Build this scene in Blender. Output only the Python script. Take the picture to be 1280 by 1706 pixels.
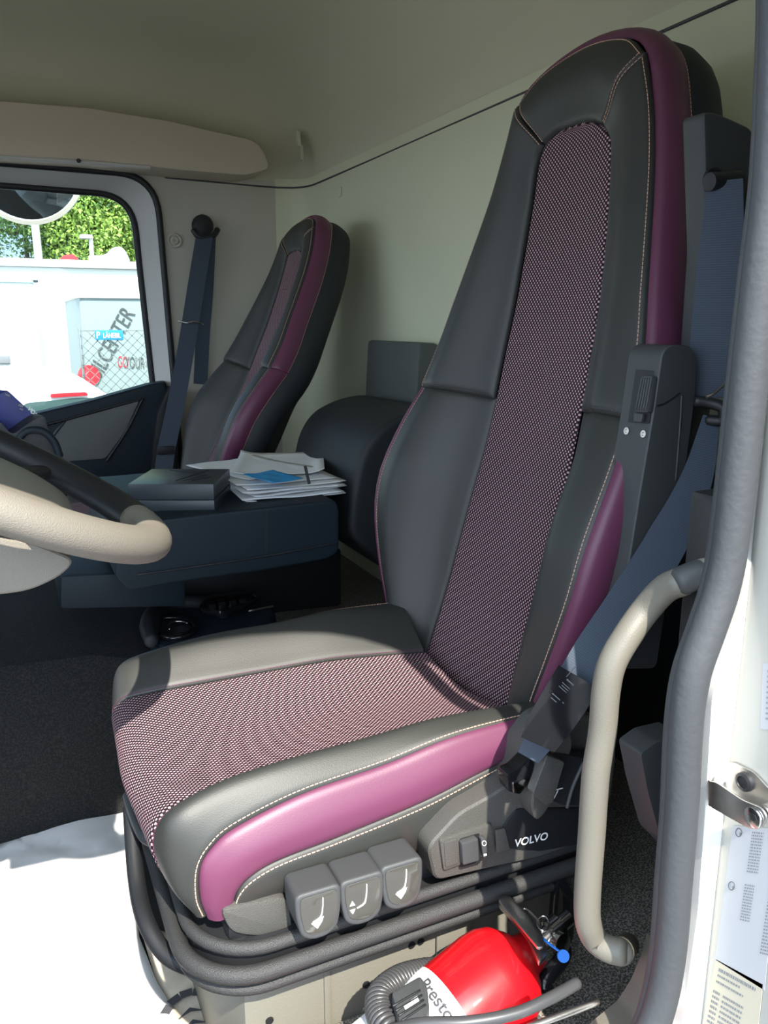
import bpy, bmesh, math, random
import numpy as np
from mathutils import Vector, Matrix, Euler
random.seed(7); rng = np.random.default_rng(7)
D = bpy.data; SC = bpy.context.scene; COL = SC.collection
for o in list(D.objects): D.objects.remove(o)

# ---------------------------------------------------------------- camera
FPX = 1340.0; PITCH = math.radians(13.2); YAW = math.radians(25.0)
cam_d = D.cameras.new('camera'); cam = D.objects.new('camera', cam_d); COL.objects.link(cam)
cam_d.sensor_fit = 'HORIZONTAL'; cam_d.sensor_width = 36.0; cam_d.lens = 36.0*FPX/1280.0
cam_d.clip_start = 0.02; cam_d.clip_end = 500
cam.location = (0, 0, 0); cam.rotation_euler = (math.pi/2-PITCH, 0, -YAW)
SC.camera = cam
R_ = np.array([math.cos(YAW), -math.sin(YAW), 0.0])
F_ = np.array([math.sin(YAW)*math.cos(PITCH), math.cos(YAW)*math.cos(PITCH), -math.sin(PITCH)])
U_ = np.cross(R_, F_)
def at(u, v, x=None, y=None, z=None):
    d = ((u-640)*R_-(v-853)*U_+FPX*F_)/FPX
    t = x/d[0] if x is not None else (y/d[1] if y is not None else z/d[2])
    return t*d
# ---------------------------------------------------------------- light
SC.view_settings.view_transform = 'Standard'; SC.view_settings.look = 'None'
SC.view_settings.gamma = 1.0; SC.view_settings.use_curve_mapping = False
SC.view_settings.exposure = 1.35
SUN_DIR = Vector((0.11, 1.0, -1.17)).normalized()
sd = D.lights.new('sun', 'SUN'); sd.energy = 4.2; sd.angle = math.radians(0.6); sd.color = (1.0, 0.93, 0.82)
sun = D.objects.new('sun', sd); COL.objects.link(sun); sun.location = (-1, -4, 5)
sun.rotation_euler = SUN_DIR.to_track_quat('-Z', 'Y').to_euler()
W = D.worlds.new('world'); SC.world = W; W.use_nodes = True
wn = W.node_tree; wn.nodes.clear()
wo = wn.nodes.new('ShaderNodeOutputWorld'); wb = wn.nodes.new('ShaderNodeBackground')
wt = wn.nodes.new('ShaderNodeTexCoord'); ws = wn.nodes.new('ShaderNodeSeparateXYZ'); wr = wn.nodes.new('ShaderNodeValToRGB')
wn.links.new(wt.outputs['Generated'], ws.inputs[0]); wn.links.new(ws.outputs['Z'], wr.inputs[0])
cr_ = wr.color_ramp
cr_.elements[0].position = 0.0; cr_.elements[0].color = (0.62, 0.78, 0.95, 1)
cr_.elements[1].position = 0.9; cr_.elements[1].color = (0.16, 0.34, 0.72, 1)
cr_.elements.new(0.16).color = (0.34, 0.60, 0.95, 1)
wn.links.new(wr.outputs[0], wb.inputs['Color'])
# brighter sky added out of view, near side and ahead, to light the cab, clear blue beyond the far window
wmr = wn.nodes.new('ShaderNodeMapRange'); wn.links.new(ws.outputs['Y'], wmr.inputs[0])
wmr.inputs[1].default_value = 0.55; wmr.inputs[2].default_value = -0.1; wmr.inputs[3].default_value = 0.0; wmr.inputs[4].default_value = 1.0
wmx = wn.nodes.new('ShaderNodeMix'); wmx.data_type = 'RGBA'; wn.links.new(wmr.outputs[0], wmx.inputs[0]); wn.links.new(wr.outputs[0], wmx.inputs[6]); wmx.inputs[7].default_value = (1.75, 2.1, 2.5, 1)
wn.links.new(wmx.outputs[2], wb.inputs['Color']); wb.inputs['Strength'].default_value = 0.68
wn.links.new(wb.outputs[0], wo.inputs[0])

# ---------------------------------------------------------------- materials
def new_mat(name):
    m = D.materials.new(name); m.use_nodes = True; nt = m.node_tree
    return m, nt, nt.nodes['Principled BSDF']
def mat(name, col, rough=0.6, metal=0.0, bump=0.0, scale=300.0, spec=0.5, var=0.0, vscale=8.0, coat=0.0, detail=2.0, kind='noise'):
    m, nt, b = new_mat(name)
    b.inputs['Base Color'].default_value = (*col, 1); b.inputs['Roughness'].default_value = rough
    b.inputs['Metallic'].default_value = metal; b.inputs['Specular IOR Level'].default_value = spec
    b.inputs['Coat Weight'].default_value = coat
    tc = nt.nodes.new('ShaderNodeTexCoord')
    if bump > 0:
        n = nt.nodes.new('ShaderNodeTexNoise' if kind == 'noise' else 'ShaderNodeTexVoronoi')
        n.inputs['Scale'].default_value = scale
        if kind == 'noise': n.inputs['Detail'].default_value = detail
        bp = nt.nodes.new('ShaderNodeBump'); bp.inputs['Strength'].default_value = bump; bp.inputs['Distance'].default_value = 0.002
        nt.links.new(tc.outputs['Object'], n.inputs['Vector'])
        nt.links.new(n.outputs[0], bp.inputs['Height']); nt.links.new(bp.outputs[0], b.inputs['Normal'])
    if var > 0:
        n2 = nt.nodes.new('ShaderNodeTexNoise'); n2.inputs['Scale'].default_value = vscale; n2.inputs['Detail'].default_value = 5
        mx = nt.nodes.new('ShaderNodeMix'); mx.data_type = 'RGBA'
        nt.links.new(tc.outputs['Object'], n2.inputs['Vector'])
        rp = nt.nodes.new('ShaderNodeMapRange'); rp.inputs[1].default_value = 0.35; rp.inputs[2].default_value = 0.65
        nt.links.new(n2.outputs[0], rp.inputs[0]); nt.links.new(rp.outputs[0], mx.inputs[0])
        mx.inputs[6].default_value = (*[c*(1-var) for c in col], 1); mx.inputs[7].default_value = (*[min(1, c*(1+var)) for c in col], 1)
        nt.links.new(mx.outputs[2], b.inputs['Base Color'])
    return m
def speckle(name, c1, c2, scale, rough=0.95, bump=0.6, lo=0.45, hi=0.6):
    m, nt, b = new_mat(name); b.inputs['Roughness'].default_value = rough
    tc = nt.nodes.new('ShaderNodeTexCoord'); n = nt.nodes.new('ShaderNodeTexNoise')
    n.inputs['Scale'].default_value = scale; n.inputs['Detail'].default_value = 3
    r = nt.nodes.new('ShaderNodeValToRGB'); r.color_ramp.elements[0].position = lo; r.color_ramp.elements[1].position = hi
    r.color_ramp.elements[0].color = (*c1, 1); r.color_ramp.elements[1].color = (*c2, 1)
    bp = nt.nodes.new('ShaderNodeBump'); bp.inputs['Strength'].default_value = bump; bp.inputs['Distance'].default_value = 0.002
    nt.links.new(tc.outputs['Object'], n.inputs['Vector']); nt.links.new(n.outputs[0], r.inputs[0])
    nt.links.new(r.outputs[0], b.inputs['Base Color']); nt.links.new(n.outputs[0], bp.inputs['Height']); nt.links.new(bp.outputs[0], b.inputs['Normal'])
    return m
def weave(name, dark, light, per):
    m, nt, b = new_mat(name); b.inputs['Roughness'].default_value = 0.75; b.inputs['Specular IOR Level'].default_value = 0.25
    N = nt.nodes; L = nt.links
    uv = N.new('ShaderNodeUVMap'); mp = N.new('ShaderNodeMapping'); mp.inputs['Rotation'].default_value = (0, 0, math.radians(45))
    k = 2*math.pi/per; mp.inputs['Scale'].default_value = (k, k, 1)
    L.new(uv.outputs[0], mp.inputs[0]); sx = N.new('ShaderNodeSeparateXYZ'); L.new(mp.outputs[0], sx.inputs[0])
    def M(op, a, b_=None):
        n = N.new('ShaderNodeMath'); n.operation = op
        for i, v in enumerate((a, b_)):
            if v is None: continue
            if isinstance(v, (int, float)): n.inputs[i].default_value = v
            else: L.new(v, n.inputs[i])
        return n.outputs[0]
    s1 = M('SINE', sx.outputs[0]); s2 = M('SINE', sx.outputs[1])
    pr = M('ADD', M('MULTIPLY', s1, 0.5), M('MULTIPLY', s2, 0.5))
    r = N.new('ShaderNodeValToRGB'); r.color_ramp.elements[0].position = 0.54; r.color_ramp.elements[1].position = 0.78
    r.color_ramp.elements[0].color = (*dark, 1); r.color_ramp.elements[1].color = (*light, 1)
    h = M('ADD', M('MULTIPLY', pr, 0.5), 0.5); L.new(h, r.inputs[0])
    L.new(r.outputs[0], b.inputs['Base Color'])
    bp = N.new('ShaderNodeBump'); bp.inputs['Strength'].default_value = 0.5; bp.inputs['Distance'].default_value = 0.0015
    L.new(h, bp.inputs['Height']); L.new(bp.outputs[0], b.inputs['Normal'])
    return m
def strap_mat(name, col):
    m, nt, b = new_mat(name); b.inputs['Roughness'].default_value = 0.7; N = nt.nodes; L = nt.links
    uv = N.new('ShaderNodeUVMap'); w = N.new('ShaderNodeTexWave'); w.inputs['Scale'].default_value = 130; w.inputs['Distortion'].default_value = 0
    w.bands_direction = 'Y'; L.new(uv.outputs[0], w.inputs['Vector'])
    mx = N.new('ShaderNodeMix'); mx.data_type = 'RGBA'; mx.inputs[6].default_value = (*[c*.82 for c in col], 1); mx.inputs[7].default_value = (*[c*1.15 for c in col], 1)
    L.new(w.outputs[1], mx.inputs[0]); L.new(mx.outputs[2], b.inputs['Base Color'])
    return m
M_ = dict(
 leather=mat('anthracite_leather', (0.031, 0.032, 0.029), 0.50, bump=0.12, scale=900, spec=0.55),
 purple=mat('purple_leather', (0.125, 0.031, 0.072), 0.45, bump=0.10, scale=900, spec=0.55),
 fabric=weave('woven_seat_fabric', (0.012, 0.008, 0.011), (0.60, 0.37, 0.41), 0.0047),
 shell=mat('dark_seat_shell', (0.014, 0.017, 0.02), 0.62, bump=0.15, scale=700),
 plastic=mat('dark_plastic', (0.05, 0.053, 0.055), 0.55, bump=0.15, scale=1200),
 greyplastic=mat('grain_grey_plastic', (0.07, 0.068, 0.062), 0.5, bump=0.5, scale=900),
 black=mat('black_plastic', (0.012, 0.013, 0.015), 0.5, bump=0.1, scale=900),
 gloss=mat('gloss_black', (0.01, 0.01, 0.012), 0.12),
 rubber=mat('rubber_seal', (0.05, 0.053, 0.058), 0.6, bump=0.3, scale=150),
 beige=mat('beige_plastic', (0.20, 0.18, 0.148), 0.55, bump=0.35, scale=800),
 handle=mat('beige_handle', (0.145, 0.135, 0.11), 0.5, bump=0.15, scale=700),
 wall=mat('wall_lining', (0.66, 0.67, 0.49), 0.9, bump=0.2, scale=900, spec=0.2),
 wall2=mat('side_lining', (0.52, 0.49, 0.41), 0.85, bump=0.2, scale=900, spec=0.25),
 roof=mat('roof_lining', (0.62, 0.60, 0.45), 0.92, bump=0.2, scale=900, spec=0.2),
 overhead=mat('overhead_plastic', (0.60, 0.51, 0.40), 0.6, bump=0.1, scale=900),
 paint=mat('white_body_paint', (0.80, 0.79, 0.75), 0.25, coat=0.6), jamb=mat('jamb_paint_shaded', (0.44, 0.43, 0.39), 0.35, coat=0.2),  # jamb: same white body paint, with its shade darkened into the colour
 frame=mat('window_frame_grey', (0.56, 0.55, 0.52), 0.5),
 panelgrey=mat('panel_grey', (0.085, 0.095, 0.09), 0.5, bump=0.2, scale=400), lever=mat('lever_satin', (0.06, 0.057, 0.05), 0.12, coat=0.8), railblack=mat('rail_dark', (0.03, 0.03, 0.03), 0.55, bump=0.5, scale=900),
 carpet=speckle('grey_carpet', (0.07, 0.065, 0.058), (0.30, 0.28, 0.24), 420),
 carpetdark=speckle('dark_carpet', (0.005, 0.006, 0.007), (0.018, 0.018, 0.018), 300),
 pedestal=mat('pedestal_metal', (0.17, 0.165, 0.135), 0.6, bump=0.2, scale=500),
 strap=strap_mat('belt_webbing', (0.045, 0.062, 0.09)),
 thread=mat('tan_thread', (0.62, 0.40, 0.30), 0.8),
 paper=mat('white_paper', (0.82, 0.83, 0.84), 0.85, bump=0.3, scale=20),
 kraft=mat('worn_paper', (0.62, 0.54, 0.44), 0.9, var=0.18, vscale=25, bump=0.3, scale=40),
 red=mat('red_enamel', (0.70, 0.005, 0.01), 0.3, coat=0.4),
 steel=mat('steel', (0.62, 0.60, 0.57), 0.3, metal=1.0, var=0.1, vscale=60),
 chrome=mat('chrome', (0.75, 0.75, 0.75), 0.15, metal=1.0),
 white=mat('white_print', (0.85, 0.85, 0.85), 0.6),
 bluetag=mat('blue_tag', (0.01, 0.16, 0.62), 0.45),
 cyan=mat('blue_note', (0.02, 0.28, 0.60), 0.8),
 navy=mat('navy_carton', (0.012, 0.02, 0.16), 0.45),
 boxblack=mat('black_carton', (0.035, 0.045, 0.055), 0.3),
 ink=mat('dark_print', (0.06, 0.06, 0.07), 0.8),
 greyink=mat('grey_print', (0.20, 0.21, 0.23), 0.8), vaninK=mat('van_lettering', (0.05, 0.06, 0.06), 0.8),
 label=mat('sticker_white', (0.42, 0.43, 0.45), 0.5),
 labelblue=mat('sticker_pale_blue', (0.55, 0.66, 0.74), 0.5),
 labelcream=mat('sticker_cream', (0.50, 0.46, 0.36), 0.5),
 hose=mat('hose_plastic', (0.05, 0.05, 0.052), 0.35),
 asphalt=speckle('asphalt', (0.10, 0.10, 0.10), (0.20, 0.20, 0.20), 40, bump=0.2),
 leafl=mat('leaf_light', (0.20, 0.32, 0.05), 0.6, var=0.3, vscale=3),
 leafd=mat('leaf_mid', (0.09, 0.19, 0.04), 0.6, var=0.3, vscale=3),
 bark=mat('bark', (0.09, 0.075, 0.06), 0.9),
 bwhite=mat('building_white', (0.60, 0.62, 0.60), 0.7),
 banner=mat('pale_green_panel', (0.20, 0.25, 0.25), 0.6),
 greenline=mat('grey_green_trim', (0.25, 0.38, 0.35), 0.7),
 signblue=mat('sign_blue', (0.01, 0.20, 0.55), 0.5),
 wire=mat('fence_wire', (0.12, 0.14, 0.14), 0.6),
 carwhite=mat('car_white', (0.82, 0.82, 0.82), 0.25, coat=0.5),
 redlight=mat('brake_light_red', (0.6, 0.02, 0.03), 0.3),
 bluedark=mat('dark_blue_trim', (0.007, 0.015, 0.024), 0.55, bump=0.15, scale=900, spec=0.35),
 greyinsert=mat('grey_door_insert', (0.13, 0.135, 0.13), 0.8, bump=0.3, scale=900),
)
mir, nt, b = new_mat('mirror_glass'); b.inputs['Metallic'].default_value = 1; b.inputs['Roughness'].default_value = 0.03; b.inputs['Base Color'].default_value = (.55, .65, .75, 1); M_['mirror'] = mir
gl, nt, b = new_mat('window_glass')
nt.nodes.remove(b); tr = nt.nodes.new('ShaderNodeBsdfTransparent'); tr.inputs[0].default_value = (0.93, 0.97, 0.95, 1)
gg = nt.nodes.new('ShaderNodeBsdfGlossy'); gg.inputs['Roughness'].default_value = 0.02; fr = nt.nodes.new('ShaderNodeFresnel'); fr.inputs[0].default_value = 1.45
mxs = nt.nodes.new('ShaderNodeMixShader'); nt.links.new(fr.outputs[0], mxs.inputs[0]); nt.links.new(tr.outputs[0], mxs.inputs[1]); nt.links.new(gg.outputs[0], mxs.inputs[2])
nt.links.new(mxs.outputs[0], nt.nodes['Material Output'].inputs[0]); M_['glass'] = gl
cg, nt, b = new_mat('car_window'); b.inputs['Base Color'].default_value = (.05, .09, .09, 1); b.inputs['Roughness'].default_value = 0.05; M_['carglass'] = cg

# ---------------------------------------------------------------- helpers
def link(name, me, m, parent=None):
    o = D.objects.new(name, me); COL.objects.link(o)
    if m is not None:
        me.materials.clear(); me.materials.append(M_[m] if isinstance(m, str) else m)
    if parent is not None: o.parent = parent
    return o
def thing(name, label, cat, group=None, loc=(0, 0, 0)):
    o = D.objects.new(name, None); COL.objects.link(o); o['label'] = label; o['category'] = cat; o.empty_display_size = 0.05
    if group: o['group'] = group
    return o
def tag(o, label, cat, group=None, kind=None):
    o['label'] = label; o['category'] = cat
    if group: o['group'] = group
    if kind: o['kind'] = kind
    return o
def struct(o, label=None):
    o['kind'] = 'structure'
    if label: o['label'] = label
    return o
def from_vf(name, V, F, m, parent=None, uv=None, smooth=True, sharp=None):
    me = D.meshes.new(name); me.from_pydata([tuple(map(float, p)) for p in V], [], F); me.update()
    if uv is not None:
        ul = me.uv_layers.new(name='UVMap'); idx = np.zeros(len(me.loops), int); me.loops.foreach_get('vertex_index', idx)
        ul.data.foreach_set('uv', np.asarray(uv)[idx].astype('f').ravel())
    bm = bmesh.new(); bm.from_mesh(me); bmesh.ops.recalc_face_normals(bm, faces=bm.faces); bm.to_mesh(me); bm.free()
    if smooth:
        me.shade_smooth() if hasattr(me, 'shade_smooth') else None
        if sharp: me.set_sharp_from_angle(angle=math.radians(sharp))
    return link(name, me, m, parent)
def crs(P, t):
    P = np.asarray(P, float); n = len(P)
    s = np.concatenate([[0], np.cumsum(np.linalg.norm(np.diff(P, axis=0), axis=1)+1e-9)]); s /= s[-1]
    out = []
    for tt in t:
        i = min(max(np.searchsorted(s, tt)-1, 0), n-2); u = (tt-s[i])/(s[i+1]-s[i])
        p0 = P[i-1] if i > 0 else 2*P[i]-P[i+1]; p1 = P[i]; p2 = P[i+1]; p3 = P[i+2] if i+2 < n else 2*P[i+1]-P[i]
        d = s[i+1]-s[i]; d0 = s[i]-s[i-1] if i > 0 else d; d2 = s[i+2]-s[i+1] if i+2 < n else d
        m1 = (p2-p0)/(d+d0)*d; m2 = (p3-p1)/(d+d2)*d
        out.append((2*u**3-3*u**2+1)*p1+(u**3-2*u**2+u)*m1+(-2*u**3+3*u**2)*p2+(u**3-u**2)*m2)
    return np.array(out)
def cri(P, idx):  # interpolate with uniform station index (so curves with the same stations stay matched)
    P = np.asarray(P, float); n = len(P); out = []
    for tt in idx:
        i = min(int(tt), n-2); u = tt-i
        p1 = P[i]; p2 = P[i+1]; p0 = P[i-1] if i > 0 else 2*p1-p2; p3 = P[i+2] if i+2 < n else 2*p2-p1
        out.append(0.5*((2*p1)+(-p0+p2)*u+(2*p0-5*p1+4*p2-p3)*u*u+(-p0+3*p1-3*p2+p3)*u**3))
    return np.array(out)
def stations(n, length, e, a=True, b_=True):
    if e <= 0: return np.linspace(0, 1, n)
    r = min(e/max(length, 1e-6), 0.45); cl = np.array([0, .06, .18, .4, .7, 1.0])*r
    lo = cl if a else np.array([0]); hi = 1-cl[::-1] if b_ else np.array([1.0])
    mid = np.linspace(lo[-1], hi[0], n)[1:-1]
    return np.concatenate([lo, mid, hi])
def edgef(x, L, e, a, b_):
    f = np.ones_like(x)
    for on, dd in ((a, x*L), (b_, (1-x)*L)):
        if on:
            q = np.clip(dd/e, 0, 1); f = np.minimum(f, np.sqrt(1-(1-q)**2))
    return f
def patch(name, curves, m, parent, n=40, k=14, h=0.005, e=0.009, edges=(1, 1, 1, 1), out=(0, 0, 1), uvswap=False, noise=0.0):
    """upholstery panel lofted over matched curves; edges sink into a seam"""
    C = [np.asarray(c, float) for c in curves]; ns = len(C[0])
    Lu = np.mean([np.linalg.norm(np.diff(c, axis=0), axis=1).sum() for c in C])
    Lv = np.mean([np.linalg.norm(np.diff(np.array([c[i] for c in C]), axis=0), axis=1).sum() for i in range(ns)])
    su = stations(n, Lu, e, edges[0], edges[1]); sv = stations(k, Lv, e, edges[2], edges[3])
    A = np.array([cri(c, su*(ns-1)) for c in C])          # K x n x 3
    G = np.array([crs(A[:, i], sv) for i in range(len(su))])  # n x m x 3
    du = np.gradient(G, axis=0); dv = np.gradient(G, axis=1); N = np.cross(du, dv); N /= np.linalg.norm(N, axis=2, keepdims=True)+1e-12
    if (N.mean(axis=(0, 1)) @ np.asarray(out, float)) < 0: N = -N
    f = np.minimum.outer(edgef(su, Lu, e, edges[0], edges[1]), edgef(sv, Lv, e, edges[2], edges[3])) if h else np.ones((len(su), len(sv)))
    G2 = G - N*(h*(1-f))[..., None]
    if noise: 
        ph = rng.uniform(0, 6.28, 4)
        a_, b2 = np.meshgrid(su*Lu, sv*Lv, indexing='ij')
        G2 += N*(noise*(np.sin(a_*38+b2*30+ph[0])*np.sin(b2*45-a_*11+ph[1]))*f)[..., None]
    nu, nv = len(su), len(sv)
    lu = np.concatenate([np.zeros((1, nv)), np.cumsum(np.linalg.norm(np.diff(G, axis=0), axis=2), axis=0)]); lu = np.repeat(lu.mean(axis=1)[:, None], nv, 1)
    mid = nv//2
    lv = np.concatenate([np.zeros((nu, 1)), np.cumsum(np.linalg.norm(np.diff(G, axis=1), axis=2), axis=1)], axis=1); lv = lv-lv[:, mid:mid+1]
    uv = np.stack([lu, lv], 2).reshape(-1, 2)
    V = G2.reshape(-1, 3); Fc = [(i*nv+j, (i+1)*nv+j, (i+1)*nv+j+1, i*nv+j+1) for i in range(nu-1) for j in range(nv-1)]
    o = from_vf(name, V, Fc, m, parent, uv=uv)
    return o, G2, N, su, sv
def boxes_along(name, C, N, m, parent, sp=0.0050, ln=0.0034, r=0.00045, lift=0.0006):
    """a row of stitches along a curve C lying on a surface with normals N"""
    C = np.asarray(C); s = np.concatenate([[0], np.cumsum(np.linalg.norm(np.diff(C, axis=0), axis=1))]); V = []; F = []
    t = sp/2
    while t < s[-1]-sp/2:
        p = np.array([np.interp(t, s, C[:, j]) for j in range(3)]); q = np.array([np.interp(t+ln, s, C[:, j]) for j in range(3)])
        nn = np.array([np.interp(t, s, N[:, j]) for j in range(3)]); nn /= np.linalg.norm(nn)+1e-9
        dd = q-p; dd /= np.linalg.norm(dd)+1e-9; sd_ = np.cross(dd, nn); sd_ /= np.linalg.norm(sd_)+1e-9
        b0 = len(V)
        for e_, base in ((0, p-dd*0.0003), (1, p), (2, q), (3, q+dd*0.0003)):
            rr = r if e_ in (1, 2) else r*0.4; hh = lift+r*0.6 if e_ in (1, 2) else lift-r
            for a in (-1, 1): V.append(base+nn*hh+sd_*rr*a)
            for a in (1, -1): V.append(base+nn*(hh-r*1.6)+sd_*rr*a)
        for kx in range(3):
            for a in range(4):
                F.append((b0+kx*4+a, b0+kx*4+(a+1) % 4, b0+kx*4+4+(a+1) % 4, b0+kx*4+4+a))
        t += sp
    if V: return from_vf(name, V, F, m, parent, smooth=False)
def box(name, lo, hi, m, parent=None, bev=0.004, seg=2, rot=None, loc=None):
    bm = bmesh.new(); bmesh.ops.create_cube(bm, size=1.0)
    lo = np.array(lo, float); hi = np.array(hi, float); c = (lo+hi)/2; s = hi-lo
    bmesh.ops.scale(bm, vec=Vector(s), verts=bm.verts)
    if bev > 0: bmesh.ops.bevel(bm, geom=bm.edges[:], offset=min(bev, min(s)*0.45), segments=seg, profile=0.6, affect='EDGES')
    if rot is not None: bmesh.ops.rotate(bm, cent=(0, 0, 0), matrix=Euler(rot).to_matrix(), verts=bm.verts)
    bmesh.ops.translate(bm, vec=Vector(c), verts=bm.verts)
    me = D.meshes.new(name); bm.to_mesh(me); bm.free(); me.shade_smooth(); me.set_sharp_from_angle(angle=math.radians(40))
    return link(name, me, m, parent)
def roundpoly(P, r, n=6):
    P = [np.array(p, float) for p in P]; out = []; N = len(P)
    rs = r if hasattr(r, '__len__') else [r]*N
    for i in range(N):
        a, b_, c = P[i-1], P[i], P[(i+1) % N]; d1 = a-b_; d2 = c-b_; l1 = np.linalg.norm(d1); l2 = np.linalg.norm(d2)
        if rs[i] <= 0: out.append(b_); continue
        q = min(rs[i], l1*.49, l2*.49); p1 = b_+d1/l1*q; p2 = b_+d2/l2*q
        for t in np.linspace(0, 1, n+1): out.append((1-t)**2*p1+2*t*(1-t)*b_+t*t*p2)
    return np.array(out)
def extrude(name, poly3, vec, m, parent=None, bev=0.002, seg=2, sharp=35):
    """solid plate: closed outline poly3 (3D points in a plane) pushed along vec"""
    P = np.asarray(poly3, float); n = len(P); vec = np.asarray(vec, float)
    bm = bmesh.new(); a = [bm.verts.new(p) for p in P]; f = bm.faces.new(a)
    r = bmesh.ops.extrude_face_region(bm, geom=[f]); vs = [v for v in r['geom'] if isinstance(v, bmesh.types.BMVert)]
    bmesh.ops.translate(bm, vec=Vector(vec), verts=vs)
    bmesh.ops.recalc_face_normals(bm, faces=bm.faces)
    if bev > 0:
        es = [e for e in bm.edges if len(e.link_faces) == 2 and e.calc_face_angle(0) > math.radians(50) and (len(e.link_faces[0].verts) > 4 or len(e.link_faces[1].verts) > 4 or n <= 4)]
        try: bmesh.ops.bevel(bm, geom=es, offset=bev, segments=seg, profile=0.6, affect='EDGES', clamp_overlap=True)
        except Exception: pass
    bmesh.ops.triangulate(bm, faces=[f for f in bm.faces if len(f.verts) > 4])
    me = D.meshes.new(name); bm.to_mesh(me); bm.free(); me.shade_smooth(); me.set_sharp_from_angle(angle=math.radians(sharp))
    return link(name, me, m, parent)
def frames(P):
    T = np.gradient(P, axis=0); T /= np.linalg.norm(T, axis=1, keepdims=True)+1e-12
    ref = np.array([0, 0, 1.0]) if abs(T[0][2]) < 0.9 else np.array([1.0, 0, 0])
    Nn = [np.cross(T[0], ref)]; Nn[0] /= np.linalg.norm(Nn[0])
    for i in range(1, len(P)):
        v = Nn[-1]-T[i]*(Nn[-1]@T[i]); Nn.append(v/np.linalg.norm(v))
    return T, np.array(Nn)
def tube(name, P, r, m, parent=None, n=40, k=14, closed=False, smoothc=True, flat=1.0, cap=True):
    P = np.asarray(P, float); C = crs(P, np.linspace(0, 1, n)) if smoothc else P; n = len(C)
    rr = np.interp(np.linspace(0, 1, n), np.linspace(0, 1, len(r)), r) if hasattr(r, '__len__') else np.full(n, r)
    T, Nn = frames(C)
    if closed:
        T = np.roll(C, -1, 0)-np.roll(C, 1, 0); T /= np.linalg.norm(T, axis=1, keepdims=True)
    B = np.cross(T, Nn); V = []; F = []
    for i in range(n):
        for j in range(k):
            a = 2*math.pi*j/k; V.append(C[i]+rr[i]*(math.cos(a)*Nn[i]+flat*math.sin(a)*B[i]))
    for i in range(n if closed else n-1):
        for j in range(k): F.append((i*k+j, ((i+1) % n)*k+j, ((i+1) % n)*k+(j+1) % k, i*k+(j+1) % k))
    if not closed and cap:
        for i, s in ((0, -1), (n-1, 1)):
            b0 = len(V)
            for j in range(k):
                a = 2*math.pi*j/k; V.append(C[i]+T[i]*s*rr[i]*0.35+0.75*rr[i]*(math.cos(a)*Nn[i]+flat*math.sin(a)*B[i]))
            for j in range(k): F.append((i*k+j, i*k+(j+1) % k, b0+(j+1) % k, b0+j))
            F.append(tuple(range(b0, b0+k)))
    return from_vf(name, V, F, m, parent)
def lathe(name, prof, p0, axis, m, parent=None, k=40, capends=True, sharp=40):
    axis = np.array(axis, float); axis /= np.linalg.norm(axis); ref = np.array([0, 0, 1.0]) if abs(axis[2]) < .9 else np.array([1.0, 0, 0])
    a1 = np.cross(axis, ref); a1 /= np.linalg.norm(a1); a2 = np.cross(axis, a1); V = []; F = []
    for (s, r) in prof:
        for j in range(k):
            t = 2*math.pi*j/k; V.append(np.array(p0)+axis*s+max(r, 1e-5)*(math.cos(t)*a1+math.sin(t)*a2))
    for i in range(len(prof)-1):
        for j in range(k): F.append((i*k+j, (i+1)*k+j, (i+1)*k+(j+1) % k, i*k+(j+1) % k))
    if capends: F.append(tuple(range(k))); F.append(tuple((len(prof)-1)*k+j for j in range(k)))
    return from_vf(name, V, F, m, parent, sharp=sharp)
def ribbon(name, C, Wd, width, m, parent=None, n=60, th=0.0014, face=None):
    """flat strap along C, width direction Wd (3-vector per control point or one)"""
    C = np.asarray(C, float); t = np.linspace(0, 1, n); P = crs(C, t)
    Wd = np.asarray(Wd, float)
    WW = np.array([[np.interp(x, np.linspace(0, 1, len(Wd)), Wd[:, j]) for j in range(3)] for x in t]) if Wd.ndim == 2 else np.repeat(Wd[None], n, 0)
    wid = np.interp(t, np.linspace(0, 1, len(width)), width) if hasattr(width, '__len__') else np.full(n, width)
    T = np.gradient(P, axis=0); T /= np.linalg.norm(T, axis=1, keepdims=True)
    if face is not None: WW = np.cross(T, np.repeat(np.array([face], float), n, 0))
    WW = WW-T*(WW*T).sum(1, keepdims=True); WW /= np.linalg.norm(WW, axis=1, keepdims=True); Nn = np.cross(T, WW)
    cs = [(-.5, -1), (-.5, 1), (-.25, 1.0), (0, 1.0), (.25, 1.0), (.5, 1), (.5, -1), (0, -1.0)]; V = []; F = []; uv = []; k = len(cs)
    L = np.concatenate([[0], np.cumsum(np.linalg.norm(np.diff(P, axis=0), axis=1))])
    for i in range(n):
        for a, b_ in cs: V.append(P[i]+WW[i]*a*wid[i]+Nn[i]*b_*th/2); uv.append((a*wid[i], L[i]))
    for i in range(n-1):
        for j in range(k): F.append((i*k+j, (i+1)*k+j, (i+1)*k+(j+1) % k, i*k+(j+1) % k))
    F.append(tuple(range(k))); F.append(tuple((n-1)*k+j for j in range(k)))
    return from_vf(name, V, F, m, parent, uv=uv, sharp=50)
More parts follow.
